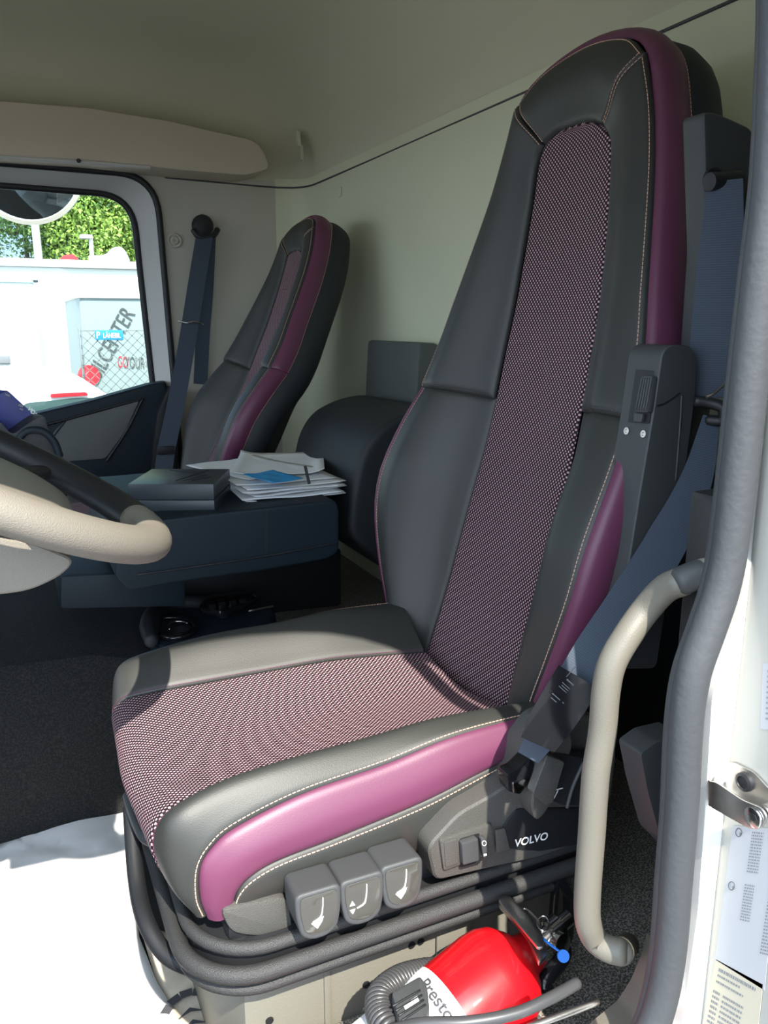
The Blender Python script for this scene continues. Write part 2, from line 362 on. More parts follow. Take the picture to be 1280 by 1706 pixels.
def text(name, body, p0, xd, yd, size, m, parent=None, ext=0.0002, sx=1.0, shear=0.0, bold=0.0, align='LEFT', space=1.0):
    cu = D.curves.new(name, 'FONT'); cu.body = body; cu.size = 1.0; cu.extrude = 0.0; cu.shear = shear; cu.align_x = align; cu.offset = bold; cu.space_character = space
    o = D.objects.new(name, cu); COL.objects.link(o); bpy.context.view_layer.update()
    me = D.meshes.new_from_object(o.evaluated_get(bpy.context.evaluated_depsgraph_get())); D.objects.remove(o); D.curves.remove(cu)
    xd = Vector(xd).normalized(); yd = Vector(yd); yd = (yd-xd*yd.dot(xd)).normalized(); zd = xd.cross(yd)
    for v in me.vertices:
        c = v.co.copy(); v.co = Vector(p0)+xd*c.x*size*sx+yd*c.y*size+zd*ext
    me.name = name
    return link(name, me, m, parent)
def strips(name, rects, p0, xd, yd, m, parent=None, ext=0.0002):
    xd = Vector(xd).normalized(); yd = Vector(yd); yd = (yd-xd*yd.dot(xd)).normalized(); zd = xd.cross(yd); V = []; F = []
    for (a, b_, c, d) in rects:
        q = len(V)
        for (s, t) in ((a, b_), (c, b_), (c, d), (a, d)): V.append(Vector(p0)+xd*s+yd*t+zd*ext)
        F.append((q, q+1, q+2, q+3))
    return from_vf(name, V, F, m, parent, smooth=False)
def ringface(name, inner, outer, m, parent=None, vec=None):
    """plate with a hole; inner and outer matched point lists"""
    I = np.asarray(inner); O = np.asarray(outer); n = len(I); V = list(I)+list(O); F = [(i, (i+1) % n, n+(i+1) % n, n+i) for i in range(n)]
    if vec is not None:
        vec = np.asarray(vec); V += [p+vec for p in V[:2*n]]
        F += [(2*n+i, 2*n+(i+1) % n, 3*n+(i+1) % n, 3*n+i) for i in range(n)]
        F += [(i, (i+1) % n, 2*n+(i+1) % n, 2*n+i) for i in range(n)]; F += [(n+i, n+(i+1) % n, 3*n+(i+1) % n, 3*n+i) for i in range(n)]
    return from_vf(name, V, F, m, parent, sharp=30)
def outer_match(inner, lo, hi):
    """rectangle points matched to an inner closed 2D path by direction from its centre"""
    c = inner.mean(0); out = []
    for p in inner:
        d = p-c; t = 1e9
        for j in range(2):
            if d[j] > 1e-9: t = min(t, (hi[j]-c[j])/d[j])
            elif d[j] < -1e-9: t = min(t, (lo[j]-c[j])/d[j])
        out.append(c+d*t)
    out = np.array(out)
    for cx in (lo[0], hi[0]):
        for cy in (lo[1], hi[1]):
            i = np.argmin(((out-[cx, cy])**2).sum(1)); out[i] = (cx, cy)
    return out

# ================================================================ SETTING
YW = 2.75; XR = 0.98; YP = 0.42; ZF = -0.95
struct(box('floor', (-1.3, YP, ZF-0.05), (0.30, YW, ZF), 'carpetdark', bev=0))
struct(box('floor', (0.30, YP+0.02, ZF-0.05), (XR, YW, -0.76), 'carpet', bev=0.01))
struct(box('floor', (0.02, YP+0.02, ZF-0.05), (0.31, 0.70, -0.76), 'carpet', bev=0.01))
# near side of the cab: body side with the door opening
he = [at(u, v, y=YP-.005) for u, v in ((1318, 0), (1300, 300), (1262, 640), (1232, 900), (1190, 1060), (1162, 1140), (1150, 1350), (1140, 1500), (1112, 1700), (1080, 1790))]
hole = roundpoly([(-0.80, 0.37)]+[(he[0][0]-.333+.34*math.sin(a), .13+.24*math.cos(a)) for a in np.linspace(0, 1.5, 9)]+[(p[0], p[2]) for p in he[1:]]+[(0.40, -0.75), (-0.80, -0.75)], [0.10]+[.01]*(len(he)+8)+[.06, .05], 8)
outr = outer_match(hole, (-1.35, -1.25), (1.25, 0.95))
wl = ringface('wall_left', [(p[0], YP-0.02, p[1]) for p in hole], [(p[0], YP-0.02, p[1]) for p in outr], 'paint', vec=(0, 0.03, 0)); struct(wl)
# far side wall with window opening
hole2 = roundpoly([(-0.62, 0.45), (0.49, 0.45), (0.53, -0.95), (-0.62, -0.95)], [0.12, 0.11, 0.02, 0.02], 8)
outr2 = outer_match(hole2, (-1.35, -1.2), (XR, 0.46))
wr_ = ringface('wall_right', [(p[0], YW, p[1]) for p in hole2], [(p[0], YW, p[1]) for p in outr2], 'wall2', vec=(0, 0.04, 0)); struct(wr_)
# rear wall, with rounded corner into the side wall
rc = 0.10; V = []; prof = [(XR, YP), (XR, 1.2), (XR, 2.0), (XR, YW-rc)]+[(XR-rc+rc*math.cos(a), YW-rc+rc*math.sin(a)) for a in np.linspace(0, math.pi/2, 8)[1:]]
zs = [-1.0, -0.5, 0.0, 0.47]; k = len(prof)
V = [(x, y, z) for z in zs for x, y in prof]; F = [(i*k+j, i*k+j+1, (i+1)*k+j+1, (i+1)*k+j) for i in range(len(zs)-1) for j in range(k-1)]
struct(from_vf('wall_rear', V, F, 'wall'))
# upper lining: rounded dome
def rrect(x0, x1, y0, y1, r, z, n=8):
    out = []
    for cx, cy, a0 in ((x1-r, y0+r, -math.pi/2), (x1-r, y1-r, 0), (x0+r, y1-r, math.pi/2), (x0+r, y0+r, math.pi)):
        for a in np.linspace(a0, a0+math.pi/2, n+1): out.append((cx+r*math.cos(a), cy+r*math.sin(a), z))
    return out
loops = [(0.45, 0.0, 0.10), (0.455, -0.006, 0.10), (0.47, -0.006, 0.11), (0.58, 0.012, 0.14), (0.68, 0.045, 0.18), (0.76, 0.10, 0.22), (0.81, 0.18, 0.26), (0.84, 0.32, 0.3), (0.85, 0.5, 0.3)]
V = []; 
loops = [(.45+(z-.45)*.92, off, r) for z, off, r in loops]
for z, off, r in loops: V += rrect(-1.3+off, XR-off, YP+0.005+off, YW-off, r, z)
k = len(rrect(0, 1, 0, 1, .1, 0)); F = [(i*k+j, i*k+(j+1) % k, (i+1)*k+(j+1) % k, (i+1)*k+j) for i in range(len(loops)-1) for j in range(k)]+[tuple((len(loops)-1)*k+j for j in range(k))]
struct(from_vf('ceiling', V, F, 'roof'))
# dark joint line between wall and roof lining
struct(tube('trim_1', [(XR-0.002, YP+.02, 0.442), (XR-0.002, YW-0.12, 0.442), (XR-0.03, YW-0.03, 0.442), (XR-0.12, YW-0.002, 0.442), (0.52, YW-0.002, 0.448)], 0.0028, 'plastic', n=60, k=8))
# lower dark trim on the rear wall behind the seats
struct(box('trim_2', (XR-0.05, YP+0.03, -0.95), (XR-0.005, 1.95, -0.22), 'black', bev=0.02))
# dash and front bulkhead (out of frame to the left)
struct(box('trim_3', (-1.32, YP+.05, ZF), (-0.75, YW-.02, -0.30), 'plastic', bev=0.05))
# engine tunnel between the seats, carpeted
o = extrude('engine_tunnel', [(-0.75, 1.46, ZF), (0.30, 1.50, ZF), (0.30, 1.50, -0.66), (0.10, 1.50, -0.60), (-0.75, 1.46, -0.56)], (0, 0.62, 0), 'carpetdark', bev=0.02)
tag(o, 'dark carpeted engine tunnel beyond the driver footwell', 'engine tunnel')
# interior lining of the near rear pillar (dark, behind the door seal)
struct(box('trim_4', (0.49, YP+0.012, -1.0), (XR, YP+0.05, -0.13), 'black', bev=0.006))
struct(box('trim_5', (0.502, YP+0.012, -0.13), (XR, YP+0.03, 0.44), 'rubber', bev=0.004))

# ---------------------------------------------------------------- far door
dr = D.objects.new('door_1', None); COL.objects.link(dr); struct(dr, 'far passenger door with a large window')
def rp(pts, r, y, n=8):
    q = roundpoly(pts, r, n); return [(p[0], y, p[1]) for p in q]
RR = [0.12, 0.11, 0.03, 0.03]
outp = rp([(-0.62, 0.45), (0.485, 0.445), (0.52, -0.95), (-0.62, -0.95)], RR, YW-0.005)
inp = rp([(-0.56, 0.415), (0.43, 0.40), (0.475, -0.60), (-0.56, -0.60)], RR, YW+0.07)
ringface('window_frame', inp, outp, 'frame', dr)
gk = tube('gasket', np.array(rp([(-0.63, 0.46), (0.49, 0.45), (0.53, -0.93), (-0.63, -0.93)], [.12, .12, .03, .03], YW-0.006)), 0.010, 'black', dr, closed=True, smoothc=False, k=10)
gk2 = tube('gasket', np.array(rp([(-0.56, 0.413), (0.425, 0.398), (0.47, -0.60), (-0.56, -0.60)], RR, YW+0.07)), 0.011, 'black', dr, closed=True, smoothc=False, k=10)
gp = rp([(-0.56, 0.41), (0.43, 0.40), (0.475, -0.60), (-0.56, -0.60)], RR, YW+0.075)
w1 = extrude('window_1', gp, (0, 0.004, 0), 'glass', None, bev=0); struct(w1, 'window glass of the far door')
def py(pts, y): return [at(u, v, y=y) for u, v in pts]
edge = py([(-160, 770), (60, 689), (150, 668), (250, 640), (276, 636), (282, 655), (276, 860), (200, 1000), (-160, 1000)], YW-0.03)
edge = [np.array(p) for p in edge]
extrude('door_trim', edge, (0, 0.08, 0), 'bluedark', dr, bev=0.012, seg=3)
ins = py([(88, 722), (107, 702), (170, 685), (233, 667), (208, 720), (176, 764), (90, 770)], YW-0.034)
extrude('trim_insert', roundpoly(ins, 0.012, 4), (0, 0.02, 0), 'greyinsert', dr, bev=0.002)
tube('trim_groove', [at(60, 712, y=YW-.034), at(110, 699, y=YW-.034), at(160, 685, y=YW-.034), at(236, 665, y=YW-.034)], 0.004, 'black', dr, n=30, k=8)
tube('trim_groove', [at(238, 664, y=YW-.034), at(212, 716, y=YW-.034), at(178, 768, y=YW-.034)], 0.004, 'black', dr, n=30, k=8)
tube('trim_groove', [at(108, 702, y=YW-.034), at(88, 728, y=YW-.034)], 0.003, 'black', dr, n=10, k=8)
# B-pillar lower dark cover beside the door
extrude('pillar_cover', roundpoly(py([(284, 640), (300, 655), (296, 800), (250, 880), (255, 760), (262, 690)], YW-0.06), 0.02, 4), (0, 0.05, 0), 'black', dr, bev=0.008)
# coat button on side wall
o = lathe('coat_button', [(0, .024), (.004, .024), (.008, .020), (.006, .016), (.004, .014), (.010, .010), (.010, .006), (.005, .005), (.005, 0)], at(291, 401, y=YW-0.001), (0, -1, 0), 'wall2', k=28)
tag(o, 'round beige coat button on the side wall beside the far window', 'coat button')
# small clips on roof line
for (u, v, nm) in ((398, 294, 'screw'), (566, 320, 'screw')):
    if v == 294: o = lathe('screw', [(0, .009), (.004, .008), (.005, .003), (.003, .003), (.003, 0)], at(u, v, y=YW-.001), (0, -1, 0), 'steel', k=16); tag(o, 'small bright screw under the overhead panel corner', 'screw')
    else: o = box('cover_cap', at(u, v, x=XR-.004)-np.array([.003, .010, .014]), at(u, v, x=XR-.004)+np.array([.003, .010, .014]), 'wall', bev=.004); tag(o, 'small beige cover cap on the rear wall near the corner', 'cover cap')
o = thing('coat_hook', 'small folded beige coat hook on the upper lining near the corner', 'coat hook')
c0 = at(502, 244, x=XR-.045)
extrude('plate', [c0+np.array([0, a, b_]) for a, b_ in ((.03, .045), (.012, .045), (-.012, -.045), (-.024, -.045), (-.02, 0), (.0, .0))], (-.008, 0, 0), 'roof', o, bev=.002)
extrude('flap', [c0+np.array([-.008, a, b_]) for a, b_ in ((-.008, .045), (-.02, .04), (-.024, -.005), (.002, .005))], (-.012, 0, 0), 'wall', o, bev=.002)

# overhead panel along the far side
YO = 2.60
pts = [(-420, 135), (0, 168), (150, 180), (290, 203), (360, 220), (418, 232), (436, 245), (448, 272), (446, 282), (410, 292), (300, 283), (140, 266), (0, 257), (-420, 235)]
P = roundpoly([at(u, v, y=YO) for u, v in pts], 0.02, 4)
o = thing('overhead_shelf', 'long beige overhead panel above the far side window', 'overhead shelf')
extrude('panel', P, (0, 0.15, 0), 'overhead', o, bev=0.012, seg=3)
tube('light_strip', [at(-300, 246, y=YO-.002), at(0, 262, y=YO-.002), at(130, 270, y=YO-.002), at(250, 279, y=YO-.002)], 0.006, 'frame', o, n=30, k=8)
pass
lathe('latch', [(0, .006), (.004, .006), (.004, 0)], at(131, 268, y=YO-.008), (0, -1, 0), 'black', o, k=12)

# ================================================================ SEATS
OT = dict(v=[-.44, -.37, -.30, -.22, -.15, -.07, 0, .07, .14, .21, .29, .36, .42, .452, .468],
          a=[.185, .205, .235, .262, .268, .262, .248, .232, .213, .194, .172, .152, .131, .085, 0],
          d=[.0, .018, .034, .046, .046, .028, .006, -.003, -.005, -.008, -.010, -.006, .003, .0, -.004],
          fv=[-.43, -.365, -.29, -.21, -.14, -.07, 0, .07, .14, .21, .28, .33, .352, .362, .364],
          f=[.115, .113, .111, .108, .105, .103, .101, .099, .095, .090, .083, .077, .062, .036, 0],
          fd=[-.02, -.028, -.034, -.037, -.040, -.044, -.044, -.042, -.040, -.034, -.026, -.018, -.012, -.010, -.010])
CU = {'C0': [(.118, .172, -.578), (.096, .170, -.545), (.088, .166, -.510), (.102, .157, -.487), (.14, .148, -.479), (.22, .143, -.477), (.32, .139, -.475), (.42, .133, -.475), (.55, .12, -.482)],
      'C1': [(.122, .200, -.582), (.104, .197, -.548), (.100, .193, -.508), (.11, .188, -.472), (.155, .18, -.455), (.235, .178, -.446), (.33, .176, -.443), (.425, .172, -.440), (.55, .168, -.450)],
      'C2': [(.130, .207, -.582), (.124, .210, -.555), (.126, .212, -.522), (.14, .211, -.502), (.166, .209, -.487), (.237, .207, -.470), (.333, .206, -.460), (.423, .204, -.447), (.55, .200, -.446)],
      'C25': [(.142, .214, -.584), (.138, .217, -.566), (.142, .220, -.540), (.158, .222, -.521), (.186, .222, -.509), (.253, .221, -.498), (.35, .220, -.487), (.435, .219, -.474), (.55, .212, -.462)],
      'C3': [(.157, .212, -.584), (.158, .216, -.572), (.162, .220, -.555), (.175, .222, -.541), (.205, .222, -.531), (.27, .222, -.524), (.37, .222, -.510), (.447, .220, -.494), (.55, .212, -.478)],
      'C35': [(.160, .211, -.585), (.165, .214, -.580), (.172, .217, -.571), (.19, .219, -.563), (.22, .220, -.559), (.28, .220, -.556), (.37, .220, -.548), (.45, .217, -.526), (.55, .208, -.492)],
      'C4': [(.162, .208, -.585), (.168, .208, -.585), (.180, .208, -.584), (.20, .208, -.583), (.23, .209, -.582), (.29, .210, -.581), (.385, .210, -.578), (.455, .206, -.552), (.55, .199, -.505)],
      'CC': [(.118, 0, -.575), (.092, 0, -.548), (.080, 0, -.518), (.098, 0, -.499), (.135, 0, -.492), (.22, 0, -.490), (.32, 0, -.490), (.42, 0, -.492), (.55, 0, -.50)]}
def make_seat(root, yc, P0, tilt, dx, dz, dyc=0.0, cush=True, sc=1.0):
    """upholstered high-back seat: P0 = point on the front seam plane at the split, dx/dz shift of the cushion"""
    sT, cT = math.sin(tilt), math.cos(tilt); P0 = np.array(P0, float)
    def B(w, v, d):
        w, v, d = w*sc, v*sc, d*sc
        return P0+np.array([v*sT-d*cT, w, v*cT+d*sT])
    n = len(OT['v']); outv = -np.array([cT, 0, -sT]); outb = np.array([-cT, 0, sT])
    outer = lambda s, i: (s*OT['a'][i], OT['v'][i], OT['d'][i]); inner = lambda s, i: (s*OT['f'][i], OT['fv'][i], OT['fd'][i])
    def mid(s, i, q=.62, lift=.014):
        w0, v0, d0 = inner(s, i); w1, v1, d1 = outer(s, i); up = lift*(1 if i < 8 else .7)
        return (w0+q*(w1-w0), v0+q*(v1-v0), d0+(d1-d0)*.85+up)
    def mid2(s, i): 
        w0, v0, d0 = inner(s, i); w1, v1, d1 = outer(s, i)
        return (w0+.2*(w1-w0), v0+.2*(v1-v0), d0+(d1-d0)*.18+.004)
    half = list(range(n))
    def path(fn, seq): return [B(*fn(s, i)) for s, i in seq]
    segs = {'low_near': [(-1, i) for i in range(0, 7)], 'up_near': [(-1, i) for i in range(6, 13)],
            'head': [(-1, 12), (-1, 13), (-1, 14), (1, 13), (1, 12)], 'up_far': [(1, i) for i in range(12, 5, -1)], 'low_far': [(1, i) for i in range(6, -1, -1)]}
    for kx, seq in segs.items():
        nm = 'headrest_panel' if kx == 'head' else 'side_panel'
        sh = 0.004 if kx.startswith('up') else (-0.003 if kx.startswith('low') else 0.002)
        def w_(fn): return lambda s, i: (lambda t: (t[0]*(1+(0.02 if kx.startswith('up') else 0)), t[1]-(0.004 if kx.startswith('up') and i == 6 else 0), t[2]+sh))(fn(s, i))
        o, G, N, su, sv = patch(nm, [path(w_(inner), seq), path(w_(mid2), seq), path(w_(mid), seq), path(w_(outer), seq)], 'leather', root, n=34, k=16, h=.009, e=.012, out=outb)
        ku = len(sv)-4; kk = 3
        boxes_along('stitching', G[2:-2, -4], N[2:-2, -4], 'thread', o)
        if kx == 'head':
            boxes_along('stitching', G[3, 3:-3], N[3, 3:-3], 'thread', o); boxes_along('stitching', G[-4, 3:-3], N[-4, 3:-3], 'thread', o)
        elif kx.startswith('up'):
            r = -4 if kx == 'up_near' else 3
            boxes_along('stitching', G[r, 3:-3], N[r, 3:-3], 'thread', o)
            r = 3 if kx == 'up_near' else -4
            boxes_along('stitching', G[r, 3:-3], N[r, 3:-3], 'ink', o)
    # fabric insert
    far = [B(*inner(1, i)) for i in range(n-1)]+[B(0, .364, -.010)]; near = [B(*inner(-1, i)) for i in range(n-1)]+[B(0, .364, -.010)]
    half_ = [B(0, OT['fv'][i], OT['fd'][i]-.004) for i in range(n-1)]+[B(0, .364, -.010)]
    patch('fabric_insert', [near, half_, far], 'fabric', root, n=60, k=30, h=.004, e=.006, edges=(1, 0, 1, 1), out=outb)
    # purple band, with an outward bulge, then the shell
    def norm2(seq):
        P = np.array([(s*OT['a'][i], OT['v'][i]) for s, i in seq]); T = np.gradient(P, axis=0); T /= np.linalg.norm(T, axis=1, keepdims=True)
        Nn = np.stack([T[:, 1], -T[:, 0]], 1)
        if (Nn*(P-np.array([0, 0]))).sum() < 0: Nn = -Nn
        return P, Nn
    full = [(-1, i) for i in range(n)]+[(1, i) for i in range(n-2, -1, -1)]
    Pf, Nf = norm2(full)
    def ring(off, dd, idx, drel=True): 
        r = []
        for j in idx:
            s, i = full[j]; q = Pf[j]+Nf[j]*off; r.append(B(q[0], q[1], (OT['d'][i] if drel else 0)+dd))
        return r
    N_ = len(full); groups = [list(range(0, 7)), list(range(6, N_-6)), list(range(N_-7, N_))]
    for g in groups:
        cs = [ring(.001, -.002, g), ring(.012, -.010, g), ring(.017, -.030, g), ring(.012, -.055, g)]
        mid_out = np.array(ring(.017, -.03, g)).mean(0)-np.array(ring(0, -.03, g)).mean(0)
        if len(g) > 10: mid_out = None
        o, G, N, su, sv = patch('side_bolster', cs, 'purple', root, n=16 if len(g) < 10 else 60, k=12, h=0, e=.008, out=(0, 0, 1))
        ctr = np.array(B(0, 0, -.03)); 
        Nn = N*np.sign(((G-ctr)*N).sum(2, keepdims=True))
        f = np.minimum.outer(edgef(su, .5, .01, 1, 1), edgef(sv, .06, .008, 1, 1)); G2 = G-Nn*(.004*(1-f))[..., None]
        o.data.vertices.foreach_set('co', G2.reshape(-1, 3).astype('f').ravel()); o.data.update()
        boxes_along('stitching', G2[2:-2, -4], Nn[2:-2, -4], 'thread', o)
    alli = list(range(N_))
    patch('back_shell', [ring(.011, -.053, alli), ring(.016, -.062, alli), ring(.017, -.085, alli), ring(.006, -.115, alli), ring(-.03, -.135, alli), [B(Pf[j][0]*.5, Pf[j][1]*.93-.005, -.142) for j in alli], [B(0, Pf[j][1]*.90-.01, -.142) for j in alli]], 'shell', root, n=70, k=22, h=0, e=0)
    if not cush: return B
    cs = {}
    def cc(key, s): return [np.array([x+dx, yc+dyc-s*w*(1 if s > 0 or key == 'C0' else 1.12), z+dz-(.014 if s < 0 and key == 'C0' else (.007 if key == 'CC' else 0))]) for x, w, z in CU[key]]
    c0n = cc('C0', 1); c0f = cc('C0', -1); mid_ = cc('CC', 1)
    patch('cushion_fabric', [c0n, [a*.5+b_*.5-np.array([0, 0, .003]) for a, b_ in zip(c0n, mid_)], mid_, [a*.5+b_*.5-np.array([0, 0, .003]) for a, b_ in zip(c0f, mid_)], c0f], 'fabric', root, n=50, k=36, h=.004, e=.006, edges=(0, 0, 1, 1), out=(0, 0, 1))
    for s in (1, -1):
        o, G, N, su, sv = patch('cushion_side', [cc('C0', s), cc('C1', s), cc('C2', s)], 'leather', root, n=50, k=16, h=.006, e=.009, edges=(0, 0, 1, 1), out=(0, 0, 1), noise=.0006)
        boxes_along('stitching', G[:, -4], N[:, -4], 'thread', o)
        boxes_along('stitching', G[:, 3], N[:, 3], 'purple', o)
        patch('cushion_bolster', [cc('C2', s), cc('C25', s), cc('C3', s)], 'purple', root, n=50, k=12, h=.006, e=.009, edges=(0, 0, 1, 1), out=(0, -s, .3))
        o, G, N, su, sv = patch('cushion_skirt', [cc('C3', s), cc('C35', s), cc('C4', s)], 'leather', root, n=50, k=12, h=.006, e=.008, edges=(0, 0, 1, 1), out=(0, -s, 0))
        boxes_along('stitching', G[:, 3], N[:, 3], 'thread', o)
    # cushion core under the panels
    box('cushion_pan', (.15+dx, yc+dyc-.195, -.595+dz), (.60+dx, yc+dyc+.205, -.54+dz), 'shell', root, bev=.03, seg=3)
    return B

YC = 0.947; TILT = math.radians(12)
seat = thing('truck_seat', 'high-back driver seat in dark leather with purple bolsters, nearest the open door', 'seat')
Bd = make_seat(seat, YC, (.634, 0+YC, -.10), TILT, 0, 0, dyc=-.036)
PT = math.radians(25); YC2 = 2.24
seat2 = thing('truck_seat', 'high-back passenger seat with purple edge beside the far window', 'seat')
Bp = make_seat(seat2, YC2, (.618, YC2, -.110), PT, .03, 0, sc=.94)
box('pedestal', (.22, YC2-.18, -.76), (.62, YC2+.18, -.60), 'black', seat2, bev=.02)

# ---- driver seat hardware
NY = 0.655
# armrest folded upright beside the backrest
def pl(pts, y): return [at(u, v, y=y) for u, v in pts]
arm = seat
AY = .645
arm_o = extrude('armrest', roundpoly(pl([(1103, 588), (1116, 574), (1150, 575), (1163, 592), (1160, 660), (1128, 900), (1095, 1115), (1016, 1115), (1022, 1060), (1048, 935), (1068, 809), (1090, 680)], AY), .010, 5), (0, .050, 0), 'plastic', seat, bev=.005, seg=3)
ap0 = at(1092, 668, y=AY); ap1 = at(1048, 935, y=AY); an_ = np.cross(ap1-ap0, [0, 1.0, 0]); an_ /= np.linalg.norm(an_)
if an_[0] > 0: an_ = -an_
def onplane(u, v, off=0.0):
    d = ((u-640)*R_-(v-853)*U_+FPX*F_)/FPX; p0 = ap0+an_*off; return d*((p0@an_)/(d@an_))
extrude('release_recess', roundpoly([onplane(u, v, .0006) for u, v in ((1063, 597), (1094, 597), (1083, 706), (1047, 704))], .003, 3), an_*.0006, 'black', arm_o, bev=0)
k1 = extrude('release_knob', roundpoly([onplane(u, v, .008) for u, v in ((1068, 626), (1088, 626), (1079, 688), (1057, 686))], .003, 4), an_*-.008, 'plastic', arm_o, bev=.002)
for i in range(5):
    f_ = (i+.5)/5; tube('rib', [onplane(1068+20*f_, 630, .0085), onplane(1057+22*f_, 683, .0085)], .0010, 'plastic', arm_o, n=6, k=6)
extrude('knob_stem', [onplane(u, v, .002) for u, v in ((1061, 688), (1076, 690), (1073, 704), (1060, 703))], an_*.004, 'plastic', arm_o, bev=.001)
for u, v in ((1045, 718), (1073, 723)):
    lathe('screw', [(0, .0040), (.0012, .0040), (.0012, .0022), (-.0003, .002), (-.0003, 0)], onplane(u, v, .0008), an_, 'steel', arm_o, k=14)
tube('joint_line', [at(1094, 676, y=AY-.0003), at(1108, 672, y=AY-.0003), at(1133, 655, y=AY-.0003)], .0010, 'black', arm_o, n=20, k=6)
tube('edge_rib', [at(1136, 660, y=AY), at(1134, 700, y=AY), at(1126, 800, y=AY)], .0013, 'plastic', arm_o, n=20, k=6)
# shoulder belt outlet on the backrest
br = roundpoly(pl([(1172, 186), (1190, 186), (1218, 197), (1258, 216), (1270, 300), (1262, 420), (1210, 660), (1160, 660), (1178, 420)], .672), .012, 5)
outl = extrude('belt_outlet', br, (0, .03, 0), 'plastic', seat, bev=.008, seg=3)
lathe('guide_roller', [(-.001, .0), (0, .009), (.040, .009), (.041, 0)], at(1182, 303, y=.652), np.array([1, 0, .12]), 'black', outl, k=18)
lathe('guide_eye', [(0, .013), (.004, .013), (.004, .008), (.0, .008)], at(1186, 302, y=.662), (0, -1, 0), 'black', outl, k=20)

# seat belt of the driver seat
sb = thing('seat_belt', 'dark blue driver seat belt running down beside the folded armrest', 'seat belt')
def cpath(l): return [at(u, v, y=y) for u, v, y in l]
ribbon('webbing', cpath([(1208, 300, .645), (1203, 400, .645), (1193, 520, .648), (1178, 662, .652)]), (1, -.55, 0), [.034, .044, .046, .042], 'strap', sb, face=(-.7, -.7, .1))
ribbon('webbing', cpath([(1186, 694, .63), (1160, 800, .625), (1112, 900, .62), (1052, 1000, .615), (985, 1100, .612), (925, 1195, .62), (880, 1262, .635)]), [(.5, 0, .1), (.45, 0, .15), (.9, .1, .3), (.9, .15, .5), (.9, .2, .6), (.6, .25, .5)], [.018, .034, .044, .047, .047, .042, .024], 'strap', sb, face=(-.45, -.9, .3))
tube('guide', cpath([(1160, 668, .64), (1185, 672, .63), (1205, 680, .62), (1204, 700, .62), (1180, 700, .632)]), .006, 'black', sb, n=20, k=8)
o = tube('belt_stalk', cpath([(1178, 661, .60), (1190, 655, .59), (1215, 632, .56)]), .0018, 'steel', None, n=20, k=8); tag(o, 'bent bright wire beside the seat belt guide', 'wire')
# belt label
lab = ribbon('belt_label', cpath([(965, 1128, .600), (940, 1168, .604), (912, 1212, .609), (896, 1240, .615)]), (1, 0, 0), [.047, .047, .045, .038], 'gloss', sb, face=(-.45, -.9, .3), n=12, th=.0012)
la = at(978, 1150, y=.598); lx = at(945, 1120, y=.598)-la; ly = la-at(938, 1195, y=.602)
strips('label_print', [(.030, -.004, .031, .010), (.004, -.006, .028, -.0045), (.006, -.012, .012, -.011), (.016, -.011, .030, -.0102), (.016, -.0135, .028, -.0127), (.016, -.016, .030, -.0152), (.004, -.026, .012, -.025), (.016, -.026, .030, -.025), (.018, -.030, .028, -.029)], la, lx, ly, 'greyink', lab, ext=.0025)
# belt buckle
bk = thing('belt_buckle', 'black belt end fitting with bright edge beside the cushion rear', 'buckle')
extrude('housing', roundpoly(pl([(845, 1290), (862, 1283), (884, 1262), (893, 1275), (885, 1300), (868, 1325), (848, 1320)], .645), .004, 4), (0, .02, 0), 'gloss', bk, bev=.003)
extrude('tongue', roundpoly(pl([(855, 1305), (875, 1298), (882, 1303), (866, 1322), (856, 1322)], .643), .002, 3), (0, .004, 0), 'chrome', bk, bev=.001)

# side shield with switches and lettering
sh = extrude('side_shield', roundpoly(pl([(712, 1412), (765, 1355), (820, 1325), (858, 1300), (872, 1250), (905, 1205), (950, 1190), (1000, 1195), (1030, 1250), (1020, 1330), (990, 1398), (900, 1430), (800, 1452), (725, 1470)], .665), .012, 5), (0, .04, 0), 'greyplastic', seat, bev=.006, seg=3)
extrude('lower_shield', roundpoly(pl([(838, 1378), (862, 1348), (1010, 1345), (1000, 1402), (900, 1420), (845, 1415)], .662), .006, 4), (0, .02, 0), 'black', sh, bev=.004)
sp = extrude('switch_plate', roundpoly(pl([(733, 1400), (820, 1372), (826, 1420), (740, 1452)], .661), .004, 4), (0, .01, 0), 'greyplastic', sh, bev=.002)
extrude('switch_recess', roundpoly(pl([(766, 1398), (799, 1388), (801, 1438), (768, 1447)], .6605), .002, 3), (0, .002, 0), 'black', sh, bev=0)
extrude('rocker_switch', roundpoly(pl([(770, 1406), (797, 1397), (799, 1434), (772, 1442)], .653), .002, 3), (0, .008, 0), 'plastic', sh, bev=.003)
extrude('toggle_switch', roundpoly(pl([(801, 1397), (809, 1395), (814, 1427), (806, 1430)], .655), .003, 3), (0, .006, 0), 'plastic', sh, bev=.001)
tube('indicator_mark', [at(807+3.5*math.cos(a), 1405+4*math.sin(a), y=.6545) for a in np.linspace(0, 6.28, 16)], .0004, 'white', sh, n=24, k=5)
extrude('indicator_mark', pl([(806, 1423), (811, 1422), (811, 1425), (806, 1426)], .6545), (0, -.0004, 0), 'white', sh, bev=0)
extrude('blank_cover', roundpoly(pl([(740, 1404), (762, 1397), (764, 1439), (743, 1446)], .6598), .002, 3), (0, .002, 0), 'greyplastic', sh, bev=.0008)
extrude('blank_cover', roundpoly(pl([(826, 1384), (842, 1380), (850, 1415), (828, 1422)], .6598), .002, 3), (0, .002, 0), 'greyplastic', sh, bev=.0008)
text('lettering', 'VOLVO', at(857, 1411, y=.6605), at(907, 1399, y=.66)-at(857, 1411, y=.66), (0, 0, 1), .0135, 'white', sh, ext=.0004, sx=1.02, bold=.02)
